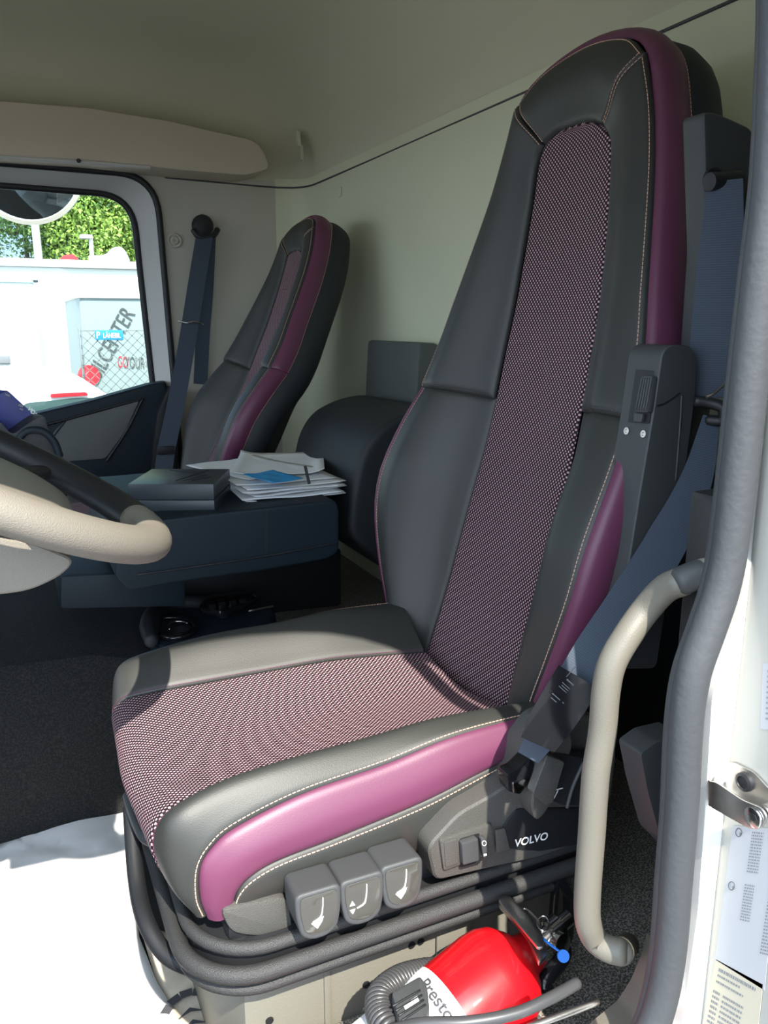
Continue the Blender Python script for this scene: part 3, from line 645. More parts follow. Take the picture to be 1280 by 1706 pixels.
# recliner housing and its lever
rh = extrude('recliner_housing', roundpoly(pl([(885, 1345), (893, 1290), (905, 1238), (925, 1212), (948, 1210), (958, 1235), (950, 1262), (935, 1300), (915, 1350), (895, 1372)], .640), .016, 6), (0, .03, 0), 'greyplastic', sh, bev=.010, seg=3)
extrude('recliner_recess', roundpoly(pl([(912, 1252), (968, 1262), (1000, 1262), (985, 1345), (935, 1342), (890, 1322)], .637), .004, 4), (0, .02, 0), 'black', sh, bev=.003)
extrude('recliner_lever', roundpoly(pl([(912, 1258), (942, 1270), (922, 1338), (910, 1342), (888, 1322)], .628), .003, 4), (0, .012, 0), 'greyplastic', sh, bev=.003, seg=3)
tube('recliner_icon', cpath([(914, 1330, .636), (922, 1331, .636), (930, 1317, .636)]), .0006, 'white', sh, n=12, k=5)
tube('recliner_icon', cpath([(926, 1316, .636), (938, 1313, .636)]), .0006, 'white', sh, n=6, k=5)
tube('slide_bar', cpath([(945, 1345, .635), (955, 1310, .635), (972, 1272, .635)]), .0022, 'plastic', sh, n=12, k=8)

# control levers below the cushion
icons = [[(0, .9), (.18, .86), (.1, .35), (.0, .1), (-.35, -.05), (-.30, -.25), (.12, -.12), (.18, .1)]]
for i, (u, v) in enumerate(((532, 1520), (605, 1497), (671, 1472))):
    c = at(u, v, y=.642); ux = np.array([.97, -.05, .03]); ux /= np.linalg.norm(ux)
    uz = np.array([0.02, .12, 1.0]); uz /= np.linalg.norm(uz); no = np.cross(ux, uz)
    if no[1] > 0: no = -no
    w, h = .0238, .0275
    shape = [(-1, .85), (1, .85), (.98, 0), (.8, -.75), (.35, -1), (-.35, -1), (-.8, -.75), (-.98, 0)]
    ol = roundpoly([c+ux*a*w+uz*b_*h for a, b_ in shape], .008, 5)
    lv = extrude('control_lever', ol, -no*.045, 'plastic', seat, bev=.006, seg=4)
    ol2 = roundpoly([c+no*.0002+ux*a*w*.80+uz*(b_*h*.80+.001) for a, b_ in shape], .006, 5)
    extrude('lever_face', ol2, no*.0012, 'lever', lv, bev=.001)
    ic = []
    kk = no*.0016
    sgn = 1
    tube('seat_icon', [c+kk+ux*.004+uz*.015, c+kk+ux*.003+uz*.004, c+kk+ux*.0005-uz*.004, c+kk-ux*.007-uz*.007], [.0012, .0018, .0018, .0012], 'white', lv, n=16, k=6, flat=.3)
    if i == 1: extrude('arrow_icon', [c+kk-ux*.012+uz*.002, c+kk-ux*.009-uz*.003, c+kk-ux*.015-uz*.003], no*.0004, 'white', lv, bev=0); extrude('arrow_icon', [c+kk-ux*.012-uz*.012, c+kk-ux*.009-uz*.007, c+kk-ux*.015-uz*.007], no*.0004, 'white', lv, bev=0)
    else: extrude('arrow_icon', [c+kk-ux*.009-uz*.008, c+kk+ux*.004-uz*.004, c+kk+ux*.002-uz*.009, c+kk-ux*.003-uz*.015], no*.0004, 'white', lv, bev=0)
# suspension: side cover, bellows rails and pedestal
extrude('suspension_cover', roundpoly(pl([(365, 1515), (480, 1492), (490, 1555), (430, 1562), (385, 1556)], .69), .012, 4), (0, .38, 0), 'greyplastic', seat, bev=.006)
box('upper_frame', (.15, .695, -.615), (.62, 1.17, -.582), 'black', seat, bev=.008)
def rring(name, x0, x1, y0, y1, r, z, th, m, parent, rx=.012):
    P = np.array(rrect(x0, x1, y0, y1, r, z, 10)); o = tube(name, P, rx, m, parent, closed=True, smoothc=False, k=10, flat=th/rx); return o
box_r = [(-.613, .118, .655, .010), (-.633, .108, .645, .013), (-.655, .112, .65, .009)]
for z, x0, y0, r in box_r:
    rring('suspension_rail', x0, .64, y0+.022, 1.20, .075, z, r*.72, 'railblack', seat, rx=r*.72)
extrude('suspension_plate', rrect(.12, .63, .68, 1.19, .07, -.67, 8), (0, 0, .06), 'black', seat, bev=.004)
ped = box('pedestal', (.165, .705, -.95), (.62, 1.15, -.665), 'pedestal', seat, bev=.006)
for u, v in ((449, 1700), (610, 1640), (686, 1574), (701, 1568)):
    lathe('hole', [(0, .0045), (.0012, .0045), (.0012, 0)], at(u, v, y=.7045), (0, -1, 0), 'black', ped, k=14)
box('stiffener', (.255, .702, -.90), (.262, .706, -.68), 'pedestal', ped, bev=.001)
tube('adjust_bar', [at(218, 1345, z=-.60), at(228, 1470, z=-.65), at(245, 1540, z=-.665), at(280, 1592, z=-.68), at(330, 1612, z=-.68), at(372, 1605, z=-.67)], .010, 'black', seat, n=40, k=12)
tube('release_bar', [at(212, 1325, z=-.585), at(222, 1360, z=-.59), at(240, 1395, z=-.59), at(262, 1407, z=-.585)], .006, 'plastic', seat, n=24, k=10)
pass

# ================================================================ CENTRE
bench = thing('middle_seat', 'dark folded middle seat bench between the two high-back seats', 'seat')
YB = 1.48
pts = [(205, 872), (250, 868), (360, 855), (560, 833), (566, 850), (565, 920), (545, 932), (445, 950), (300, 970), (215, 985), (190, 960)]
extrude('cushion', roundpoly([at(u, v, y=YB) for u, v in pts], .012, 4), (0, .50, 0), 'bluedark', bench, bev=.014, seg=4)
extrude('seam', [at(443, 852, y=YB-.0005), at(446, 852, y=YB-.0005), at(446, 925, y=YB-.0005), at(443, 925, y=YB-.0005)], (0, .002, 0), 'black', bench, bev=0)
tube('seam', [at(230, 957, y=YB-.001), at(300, 948, y=YB-.001), at(445, 926, y=YB-.001), at(560, 905, y=YB-.001)], .002, 'black', bench, n=20, k=6)
q = [(480, 830), (486, 770), (496, 720), (518, 685), (560, 664), (600, 656), (632, 662), (640, 900), (560, 900)]
extrude('backrest', roundpoly([at(u, v, y=1.93) for u, v in q], .035, 6), (0, -.40, 0), 'shell', bench, bev=.035, seg=5)
extrude('base', [at(100, 960, y=1.56), at(310, 950, y=1.56), at(310, 1012, y=1.56), at(100, 1016, y=1.56)], (0, .36, 0), 'bluedark', bench, bev=.01)
extrude('base', [at(300, 940, y=1.78), at(570, 915, y=1.78), at(570, 1010, y=1.78), at(300, 1040, y=1.78)], (0, .15, 0), 'black', bench, bev=.01)
o = box('rear_panel', (.90, 1.74, -.21), (.955, 2.05, -.045), 'panelgrey', None, bev=.012, rot=(0, .06, 0)); tag(o, 'grey-black rectangular panel standing against the rear wall behind the middle seat', 'panel')
# gear and parking brake unit
gu = thing('control_console', 'black glossy control console between driver seat and tunnel', 'console')
cz = -.605
pp = [(246, 1060), (252, 1030), (275, 1012), (330, 1004), (400, 996), (455, 1003), (462, 1030), (400, 1075), (300, 1095)]
extrude('housing', roundpoly([at(u, v, z=cz) for u, v in pp], .03, 5), (0, 0, -.25), 'bluedark', gu, bev=.015, seg=4)
tube('cup_surround', [at(u, v, z=cz+.006) for u, v in ((252, 1068), (250, 1040), (268, 1016), (310, 1004), (352, 1008), (372, 1024))], [.014, .020, .022, .020, .016, .010], 'shell', gu, n=40, k=14)
tube('cup_rim', [at(288+38*math.cos(a), 1046+17*math.sin(a), z=cz+.004) for a in np.linspace(0, 6.2, 24)], .006, 'gloss', gu, n=40, k=8)
extrude('insert', [at(288+30*math.cos(a), 1046+12*math.sin(a), z=cz+.002) for a in np.linspace(0, 6.2, 24)], (0, 0, .002), 'black', gu, bev=0)
tube('trim_ring', [at(298+18*math.cos(a), 1044+9*math.sin(a), z=cz+.012) for a in np.linspace(2.6, 5.6, 14)], .0018, 'chrome', gu, n=24, k=6)
extrude('shifter_base', roundpoly([at(u, v, z=cz+.01) for u, v in ((330, 1022), (345, 1002), (420, 992), (430, 1005), (370, 1030))], .012, 4), (0, 0, .015), 'gloss', gu, bev=.005)
for j in range(4):
    p = at(352+j*17, 1008-j*3, z=cz+.03)
    box('button', p-np.array([.008, .012, .006]), p+np.array([.008, .012, .006]), 'gloss', gu, bev=.003)
tube('edge_strip', [at(415, 1018, z=cz+.006), at(455, 1010, z=cz+.006)], .0025, 'steel', gu, n=6, k=6)

# dark box on the bench
bt = -.355
bxm = thing('box', 'flat black carton with rounded print lying on the middle seat', 'box')
hgt = .055; c00 = at(216, 853, z=bt); c10 = at(358, 853, z=bt); c01 = at(192, 781, z=bt+hgt)-np.array([0, 0, hgt])
xv = (c10-c00); yv = c01-c00; yv = yv-xv*(yv@xv)/(xv@xv)
quad = [c00, c10, c10+yv, c00+yv]
extrude('lower_tray', [p+np.array([0, 0, 0]) for p in quad], (0, 0, hgt*.42), 'boxblack', bxm, bev=.0015)
lid = extrude('lid', [p+np.array([0, 0, hgt*.44]) for p in quad], (0, 0, hgt*.56), 'boxblack', bxm, bev=.0015)
for i in range(3):
    a = rng.uniform(.2, .7)
    tube('line_print', [c00+xv*(a+.0)+yv*.2+np.array([0, 0, hgt+.0004]), c00+xv*(a+.18)+yv*(.5+.1*i)+np.array([0, 0, hgt+.0004]), c00+xv*(.25+.25*i)+yv*.9+np.array([0, 0, hgt+.0004])], .0006, 'black', lid, n=20, k=5)
tube('edge_piping', [quad[0]+np.array([0, 0, .001]), quad[1]+np.array([0, 0, .001])], .0018, 'greyink', bxm, n=6, k=6, smoothc=False)

# stack of papers
gx = np.array([1.0, -.12, 0]); gy = np.array([.12, 1.0, 0])
def sheet(name, cx, cy, w, l, ang, z, m, label, curl=.006, lift=None, group=None, seed=0, parent=None):
    r2 = np.random.default_rng(seed); n, k_ = 14, 18; V = []; F = []; ca, sa = math.cos(ang), math.sin(ang)
    for i in range(n):
        for j in range(k_):
            a = (i/(n-1)-.5); b_ = (j/(k_-1)-.5); x = a*w; y = b_*l
            zz = z+curl*max(0, (abs(a)*2-.55))**2*4*(1 if lift is None else lift[0])*(1 if a > 0 else .6)+curl*max(0, abs(b_)*2-.6)**2*4*(0 if lift is None else lift[1]*(1 if b_ > 0 else .3))+.0012*math.sin(a*9+seed)*math.sin(b_*7+seed*2)
            V.append((cx+x*ca-y*sa, cy+x*sa+y*ca, zz))
    F = [(i*k_+j, (i+1)*k_+j, (i+1)*k_+j+1, i*k_+j+1) for i in range(n-1) for j in range(k_-1)]
    o = from_vf(name, V, F, m, parent)
    md = o.modifiers.new('th', 'SOLIDIFY'); md.thickness = .0006; md.offset = 1
    if label: tag(o, label, 'paper', group)
    return o
pc = (at(395, 850, z=bt)+at(560, 830, z=bt)+at(500, 775, z=bt)+at(345, 790, z=bt))/4
ordn = ['at the very bottom', 'second from the bottom', 'third from the bottom', 'fourth from the bottom', 'fifth from the bottom', 'sixth from the bottom', 'seventh from the bottom']
for i in range(7):
    sheet('paper_sheet', pc[0]+rng.uniform(-.006, .006), pc[1]+rng.uniform(-.02, .02)-.02, .215, .30, rng.uniform(-.10, .10)+.05, bt+.005+i*.0050, 'paper', 'white sheet of the document pile on the middle seat, '+ordn[i], group='document pile sheets', seed=i, lift=(.5, .2), curl=.005)
sheet('paper_sheet', pc[0]+.035, pc[1]+.03, .20, .27, -.35, bt+.040, 'paper', 'top white sheet of the pile, its corner raised at the right', seed=31, lift=(1.2, .8), curl=.012)
sheet('paper_sheet', pc[0]-.035, pc[1]+.02, .19, .24, .35, bt+.039, 'paper', 'white sheet at the left of the pile under the blue note', seed=32, lift=(.6, .5))
o = sheet('blue_note', *(at(455, 792, z=bt+.055)[:2]), .072, .115, .25, bt+.052, 'cyan', None, seed=5, lift=(.5, .3), curl=.004); tag(o, 'small bright blue note on top of the white papers', 'note')
pz = at(512, 790, z=bt+.056)
o = extrude('black_bar', [at(u, v, z=bt+.058) for u, v in ((506, 777), (511, 776), (518, 806), (513, 807))], (0, 0, .0006), 'ink', None, bev=0); tag(o, 'narrow black strip lying on the right side of the papers', 'strip')

# passenger belt on the far side wall
pb = thing('seat_belt', 'dark belt hanging from the far side wall beside the passenger seat', 'seat belt')
ya = YW-.05
ap = at(342, 374, y=ya)
lathe('anchor', [(0, .034), (.016, .034), (.024, .028), (.027, .008), (.027, 0)], ap+np.array([0, .045, 0]), (0, -1, 0), 'black', pb, k=28)
tube('slot', [at(322, 383, y=ya-.02), at(330, 394, y=ya-.025), at(342, 396, y=ya-.025), at(356, 392, y=ya-.025), at(363, 382, y=ya-.02)], .009, 'black', pb, n=24, k=10)
ribbon('webbing', [at(341, 392, y=ya-.03), at(328, 470, y=ya-.06), at(312, 570, y=ya-.11), at(292, 680, y=ya-.18), at(278, 745, y=ya-.24), at(272, 790, y=ya-.27)], (1, -.1, 0), .052, 'strap', pb)
ribbon('webbing', [at(348, 392, y=ya+.02), at(344, 480, y=ya+.03), at(338, 560, y=ya+.03), at(334, 640, y=ya+.03)], (1, 0, 0), .046, 'strap', pb)
tg = at(320, 538, y=ya-.10)
tube('tongue', [tg+np.array([-.042, -.012, .006]), tg+np.array([-.02, -.02, 0]), tg+np.array([0, -.02, .004]), tg+np.array([.03, -.012, -.004])], .006, 'chrome', pb, n=16, k=8, flat=.5)
bb = at(276, 750, y=ya-.25)
box('stop', bb-np.array([.026, .01, .012]), bb+np.array([.026, .006, .012]), 'black', pb, bev=.004)

# ================================================================ STEERING WHEEL
sw = thing('steering_wheel', 'truck steering wheel with black rim and beige lower rim', 'steering wheel')
ph = math.radians(29); Rw = .205; wc = np.array([-.045, .93, -.135]); e1 = np.array([math.cos(ph), 0, -math.sin(ph)]); e2 = np.array([0, 1.0, 0]); en = np.cross(e1, e2)
if en[2] < 0: en = -en
def wp(a, r=Rw, h=0): return wc+r*(math.cos(a)*e1+math.sin(a)*e2)+h*en
def rim(name, a0, a1, m, rr=.0215, n=40):
    a = np.linspace(a0, a1, n); return tube(name, [wp(t) for t in a], rr, m, sw, smoothc=False, k=20, flat=.85)
rim('lower_rim', math.radians(-96), math.radians(14), 'beige', .0225); rim('lower_rim', math.radians(166), math.radians(264.5), 'beige', .0225)
rim('upper_rim', math.radians(12), math.radians(168), 'black', .0215)
# hub pad: domed rounded shape
pad = []
for a in np.linspace(0, 2*math.pi, 40, endpoint=False):
    c_, s_ = math.cos(a), math.sin(a); rr = .128*(abs(c_)**3+abs(s_)**3)**(-1/3.)*(.92 if c_ < 0 else 1.0)
    pad.append((rr*c_*.95, rr*s_))
V = []; F = []; lv_ = [(1.0, -.045), (1.03, -.027), (1.0, -.012), (.93, -.004), (.8, .0), (.55, .003), (.25, .005)]
for q_, h in lv_:
    for a, b_ in pad: V.append(wc+q_*(a*e1+b_*e2)+h*en)
K = len(pad); F = [(i*K+j, i*K+(j+1) % K, (i+1)*K+(j+1) % K, (i+1)*K+j) for i in range(len(lv_)-1) for j in range(K)]+[tuple(range(K)), tuple((len(lv_)-1)*K+j for j in range(K))]
from_vf('hub_pad', V, F, 'beige', sw)
tube('pad_seam', [wc+1.035*(a*e1+b_*e2)-.032*en for a, b_ in pad], .0035, 'black', sw, closed=True, smoothc=False, k=8)
for a in (math.radians(-60), math.radians(62), math.radians(-128), math.radians(128)):
    tube('spoke', [wp(a, .10, -.02), wp(a, .15, -.012), wp(a, .20, -.004)], [.026, .020, .015], 'beige' if abs(a) > .1 and a < 0 else 'black', sw, n=16, k=12, flat=.5)
scw = thing('steering_column', 'beige steering column shroud below the wheel', 'steering column')
tube('shroud', [wc-en*.035, wc-en*.10-e1*.02, wc-en*.22-e1*.14, wc-en*.30-e1*.4], [.085, .085, .08, .07], 'beige', scw, n=24, k=24, flat=.8)
extrude('lower_cowl', roundpoly([at(u, v, y=.80) for u, v in ((-260, 850), (60, 905), (128, 934), (100, 962), (50, 985), (0, 992), (-260, 1010))], .012, 4), (0, .22, 0), 'beige', scw, bev=.012, seg=3)
tube('lower_joint', [wc-en*.28-e1*.35, wc-en*.62-e1*.42], .035, 'black', scw, n=10, k=14)

# blue carton and phone holder on the dash side
vb = thing('carton', 'small navy blue carton with white lettering standing by the window', 'carton')
yb = 1.55
fr_ = [at(u, v, y=yb) for u, v in ((18, 695), (48, 680), (63, 693), (34, 724))]
top_ = [at(u, v, y=yb) for u, v in ((-20, 672), (12, 650), (46, 672), (16, 700))]
extrude('box_body', roundpoly([at(u, v, y=yb) for u, v in ((-26, 668), (13, 650), (63, 696), (30, 722), (10, 716))], .003, 2), (-.03, .05, 0), 'navy', vb, bev=.002)
text('lettering', 'VOLVO', at(45, 681, y=yb-.004), at(60, 696, y=yb)-at(45, 681, y=yb), np.array(at(60, 676, y=yb))-np.array(at(50, 690, y=yb)), .010, 'white', vb, ext=.0006, bold=.02)
strips('print_mark', [(0, 0, .008, .004), (.004, -.005, .010, -.002)], at(30, 676, y=yb-.004), (1, 0, -.5), (.5, 0, 1), 'greyink', vb, ext=.0006)
strips('print_mark', [(0, 0, .008, .003)], at(8, 658, y=yb-.004), (1, 0, -.5), (.5, 0, 1), 'greyink', vb, ext=.0006)
ds = thing('dash_holder', 'black dashboard cup holder and bracket behind the steering wheel', 'holder')
extrude('bracket', roundpoly([at(u, v, y=1.50) for u, v in ((55, 700), (75, 690), (82, 720), (100, 745), (104, 770), (60, 790), (0, 780), (0, 700), (20, 725))], .01, 4), (-.02, .10, 0), 'black', ds, bev=.008)
tube('ring', [at(u, v, y=1.49) for u, v in ((28, 735), (45, 718), (70, 718), (90, 735), (100, 760))], .006, 'bluedark', ds, n=24, k=8)
extrude('support', [at(u, v, y=1.52) for u, v in ((-150, 700), (0, 720), (104, 765), (104, 800), (-150, 1000))], (0, .10, 0), 'black', ds, bev=.01)

# ================================================================ FLOOR ITEMS
# paper floor mats
def matsheet(name, pts, z, m, label, seed, amp=.006, cat='floor paper'):
    P = np.array([at(u, v, z=z)[:2] for u, v in pts]); bm = bmesh.new()
    vs = [bm.verts.new((p[0], p[1], z)) for p in P]; f = bm.faces.new(vs)
    bmesh.ops.triangulate(bm, faces=[f]); 
    for _ in range(5): bmesh.ops.subdivide_edges(bm, edges=[e for e in bm.edges if e.calc_length() > .03], cuts=1); bmesh.ops.triangulate(bm, faces=bm.faces[:])
    from mathutils import noise as mn
    for v in bm.verts:
        p = Vector((v.co.x*9, v.co.y*9, seed)); v.co.z += amp*abs(mn.noise(p))*1.6+amp*.4*mn.noise(p*3.1)
    bmesh.ops.recalc_face_normals(bm, faces=bm.faces)
    me = D.meshes.new(name); bm.to_mesh(me); bm.free(); me.shade_smooth(); o = link(name, me, m)
    md = o.modifiers.new('th', 'SOLIDIFY'); md.thickness = .0008; md.offset = 1
    tag(o, label, cat); return o
matsheet('floor_paper', [(-90, 1440), (0, 1408), (100, 1368), (165, 1335), (212, 1318), (222, 1450), (228, 1500), (232, 1560), (262, 1640), (275, 1660), (300, 1706), (305, 1790), (-90, 1790)], ZF+.008, 'paper', 'white protective paper spread over the driver footwell floor', 3, amp=.010)
bp_ = matsheet('floor_paper', [(232, 1540), (300, 1560), (420, 1640), (430, 1790), (305, 1790), (262, 1640)], ZF+.004, 'kraft', 'dirty brownish paper mat with a boot print in front of the seat pedestal', 9, amp=.003)
# boot print tread blocks
bpz = ZF+.012
tb = []
cen = at(322, 1700, z=bpz); 
for i, a in enumerate(np.linspace(.2, 2.9, 7)):
    for rr_, sz in ((.046, .011),):
        p = cen+np.array([rr_*math.cos(a)*.85, rr_*math.sin(a)*1.1, 0]); d = np.array([math.cos(a), math.sin(a), 0]); t = np.array([-d[1], d[0], 0])
        tb.append([p-d*sz*.6-t*.008, p+d*sz*.6-t*.009, p+d*sz*.6+t*.009, p-d*sz*.6+t*.008])
for i in range(3):
    p = cen+np.array([0, .018-.022*i, 0]); tb.append([p+np.array([-.02, -.008, 0]), p+np.array([0, .006, 0]), p+np.array([.02, -.008, 0]), p+np.array([0, -.002, 0])])
V = []; F = []
for q_ in tb: F.append(tuple(range(len(V), len(V)+4))); V += q_
from_vf('boot_print', V, F, 'ink', bp_, smooth=False)

# fire extinguisher
fx = thing('fire_extinguisher', 'red fire extinguisher with white label lying beside the seat pedestal', 'fire extinguisher')
A0 = at(858, 1606, z=-.678); A1 = at(742, 1706, z=-.705); ax = A1-A0; ax /= np.linalg.norm(ax); Rf = .055
lathe('cylinder', [(-.030, .016), (-.028, .020), (-.012, .024), (-.006, .034), (.006, .047), (.020, .053), (.035, Rf), (.26, Rf), (.275, .05), (.285, .03), (.286, 0)], A0, ax, 'red', fx, k=56, sharp=60)
# label wrapped on the body
ref = np.cross(ax, [0, 0, 1.0]); ref /= np.linalg.norm(ref); up = np.cross(ref, ax); up = up if up[2] > 0 else -up
if ref[1] > 0: ref = -ref        # towards the door
def cyl(s, ang, r=Rf+.0008): return A0+ax*s+r*(math.sin(ang)*ref+math.cos(ang)*up)
V = []; F = []; na = 24
for i, s in enumerate((.088, .20)):
    for j in range(na): V.append(cyl(s, -.75+2.3*j/(na-1)))
F = [(j, j+1, na+j+1, na+j) for j in range(na-1)]
lbx = from_vf('label', V, F, 'white', fx)
def cyltext(body, s0, ang0, size, m, along='ang', ln=.004):
    cu = D.curves.new('t', 'FONT'); cu.body = body; cu.offset = .015 if size > .01 else 0; o = D.objects.new('t', cu); COL.objects.link(o); bpy.context.view_layer.update()
    me = D.meshes.new_from_object(o.evaluated_get(bpy.context.evaluated_depsgraph_get())); D.objects.remove(o)
    for v in me.vertices:
        a = ang0+v.co.x*size/Rf; s = s0-v.co.y*size; v.co = Vector(cyl(s, a, Rf+.0016))
    return link('lettering', me, m, lbx)
cyltext('Presto', .108, -.25, .018, 'ink')
cyltext('Nästa service', .124, -.25, .008, 'greyink'); cyltext('Next inspection', .134, -.25, .008, 'greyink')
tube('emblem', [cyl(0.126, -.38, Rf+.0016), cyl(0.121, -.32, Rf+.0016), cyl(0.116, -.26, Rf+.0016)], .0012, 'ink', lbx, n=8, k=5)
tube('emblem', [cyl(0.126, -.48, Rf+.0016), cyl(0.121, -.42, Rf+.0016), cyl(0.116, -.36, Rf+.0016)], .0012, 'ink', lbx, n=8, k=5)
lathe('label_stripe', [(.205, Rf+.001), (.21, Rf+.001)], A0, ax, 'white', fx, k=40, capends=False)
# valve, levers, gauge
lathe('valve_body', [(.0, .016), (-.012, .016), (-.014, .011), (-.03, .011), (-.032, .014), (-.046, .014), (-.048, .009), (-.062, .009)], A0-ax*.022, ax, 'chrome', fx, k=24)
vb0 = A0-ax*.055
lathe('gauge', [(0, .012), (.008, .012), (.009, .009)], vb0+np.array([.0, -.012, -.002]), (.2, -1, .2), 'chrome', fx, k=20)
extrude('carry_handle', roundpoly([at(u, v, z=-.635) for u, v in ((898, 1612), (914, 1596), (902, 1560), (880, 1530), (848, 1499), (832, 1499), (830, 1512), (852, 1536), (876, 1562))], .004, 4), (0, 0, .006), 'steel', fx, bev=.002)
extrude('squeeze_lever', roundpoly([at(u, v, z=-.645) for u, v in ((848, 1528), (856, 1528), (896, 1578), (890, 1584))], .002, 3), (0, 0, .004), 'red', fx, bev=.0015)
extrude('squeeze_lever', roundpoly([at(u, v, z=-.622) for u, v in ((836, 1512), (830, 1502), (840, 1496), (872, 1520), (905, 1566), (908, 1582), (896, 1584))], .003, 4), (0, 0, .004), 'steel', fx, bev=.0015)
tube('discharge_hose', [vb0, vb0+np.array([.01, -.012, -.02]), at(905, 1640, z=-.70), at(915, 1655, z=-.71)], [.008, .009, .009, .008], 'gloss', fx, n=20, k=12)
tube('safety_seal', [at(892, 1552, z=-.62), at(915, 1572, z=-.62), at(934, 1586, z=-.62)], .0013, 'bluetag', fx, n=10, k=6)
lathe('seal_disc', [(0, .006), (.003, .006), (.003, 0)], at(938, 1592, z=-.62), (-.4, -1, .6), 'bluetag', fx, k=18)
tube('safety_pin', [at(885+16*math.cos(a)*.8+8*math.sin(a), 1530+15*math.sin(a)+6*math.cos(a), z=-.64) for a in np.linspace(0, 6.28, 22)], .0014, 'chrome', fx, n=40, k=6)
tube('safety_pin', [at(905+10*math.cos(a), 1538+12*math.sin(a), z=-.64) for a in np.linspace(0, 6.28, 16)], .0012, 'chrome', fx, n=30, k=6)
# wall bracket of the extinguisher
o = extrude('extinguisher_bracket', roundpoly([at(u, v, y=.66) for u, v in ((932, 1462), (940, 1464), (958, 1492), (956, 1560), (942, 1598), (930, 1600), (948, 1545), (948, 1500), (934, 1472), (926, 1560), (922, 1560), (928, 1490))], .003, 3), (.0, .012, 0), 'gloss', None, bev=.0015); tag(o, 'bent black metal bracket standing behind the extinguisher valve', 'bracket')

# coiled air hose
pth = crs([at(u, v, z=z) for u, v, z in ((726, 1618, -.69), (692, 1624, -.68), (660, 1636, -.67), (634, 1660, -.665), (634, 1690, -.665), (650, 1722, -.665), (680, 1760, -.68))], np.linspace(0, 1, 400))
T, Nn = frames(pth); Bn = np.cross(T, Nn); turns = 34; ang = np.linspace(0, turns*2*math.pi, 400*2)
pth = crs(pth, np.linspace(0, 1, 800)); T, Nn = frames(pth); Bn = np.cross(T, Nn)
hel = pth+.0115*(np.cos(ang)[:, None]*Nn+np.sin(ang)[:, None]*Bn)
o = thing('air_hose', 'black coiled air hose beside the red extinguisher', 'hose')
tube('coil', hel, .0034, 'hose', o, smoothc=False, k=7)
tube('straight_end', cpath([(640, 1720, .52), (700, 1706, .50), (780, 1703, .48), (860, 1688, .47), (915, 1664, .47), (962, 1638, .475)]), .0052, 'hose', o, n=50, k=12)
o = tube('metal_rod', cpath([(880, 1712, .46), (940, 1690, .46), (996, 1669, .46)]), .0030, 'steel', None, n=10, k=10); tag(o, 'thin grey rod crossing the carpet near the door sill', 'rod')
# grip of air gun
o = thing('air_gun', 'grey ribbed air gun grip lying against the extinguisher', 'air gun')
ga = [(652, 1672), (700, 1644), (712, 1660), (716, 1700), (700, 1740), (670, 1740)]
extrude('grip', roundpoly([at(u, v, z=-.655) for u, v in ga], .004, 4), (0, 0, .014), 'plastic', o, bev=.003)
for i in range(4): tube('rib', [at(655+i*5, 1676+i*8, z=-.6405), at(700+i*3, 1650+i*8, z=-.6405)], .0012, 'black', o, n=6, k=6)
extrude('window', [at(u, v, z=-.6402) for u, v in ((672, 1676), (695, 1660), (699, 1668), (676, 1684))], (0, 0, .0006), 'label', o, bev=0)

# bright bracket on pedestal side
o = box('metal_tab', (.395, .70, -.735), (.44, .704, -.69), 'pedestal', None, bev=.001); o.parent = seat; o.name = 'mounting_tab'

# ================================================================ NEAR DOOR OPENING
# grab handle
gh = thing('grab_handle', 'long curved beige grab handle beside the door opening', 'grab handle')
HY = .48
hp = cpath([(1138, 968, HY-.03), (1110, 980, HY-.015), (1077, 1015, HY), (1045, 1060, HY), (1020, 1105, HY), (1010, 1150, HY), (1004, 1220, HY), (993, 1290, HY), (986, 1390, HY), (979, 1490, HY), (980, 1535, HY), (992, 1565, HY), (1012, 1580, HY-.01), (1036, 1586, HY-.02)])
tube('grip', hp, [.0117]*6, 'handle', gh, n=90, k=22)
tube('mount', cpath([(1134, 969, HY-.031), (1150, 962, HY-.034), (1172, 955, HY-.038), (1205, 950, HY-.042)]), [.0115, .0117, .0117], 'plastic', gh, n=20, k=20)
tube('mount', cpath([(1034, 1586, HY-.015), (1040, 1580, HY+.02), (1046, 1574, HY+.05)]), [.0115, .0115, .0115], 'handle', gh, n=12, k=16)
# rubber seal around door opening (B-pillar side)
sealc = [(1302, -120, YP-.02), (1302, 0, YP-.02), (1299, 100, YP-.02), (1288, 300, YP-.02), (1270, 450, YP-.02), (1248, 640, YP-.02), (1218, 900, YP-.02), (1203, 980, YP-.02), (1180, 1050, YP-.02), (1156, 1120, YP-.02), (1144, 1200, YP-.02), (1136, 1350, YP-.02), (1128, 1450, YP-.02), (1115, 1600, YP-.02), (1092, 1700, YP-.02), (1050, 1780, YP-.02)]
o = thing('door_seal', 'thick grey rubber seal along the near door opening', 'door seal')
tube('outer_lip', cpath(sealc), .0125, 'rubber', o, n=120, k=18)
tube('inner_lip', cpath([(u-17, v, y+.012) for u, v, y in sealc]), .009, 'rubber', o, n=120, k=14)
# jamb of the body rear of the opening
XJ = .484
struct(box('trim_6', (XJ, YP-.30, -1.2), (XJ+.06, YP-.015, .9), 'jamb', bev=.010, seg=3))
o = box('sill_cover', (.25, YP-.0, -.80), (.62, YP+.09, -.70), 'plastic', None, bev=.02)
struct(o); o.name = 'trim_7'
# sill trim sweep
o = extrude('sill_trim', roundpoly(cpath([(940, 1760, .50), (985, 1702, .50), (1030, 1665, .50), (1052, 1630, .50), (1068, 1590, .50), (1078, 1552, .50), (1083, 1560, .50), (1080, 1620, .50), (1086, 1670, .50), (1060, 1740, .50)]), .004, 3), (0, -.05, 0), 'handle', None, bev=.003)
tag(o, 'grey-beige plastic sill trim sweeping up at the lower right by the seal', 'sill trim')
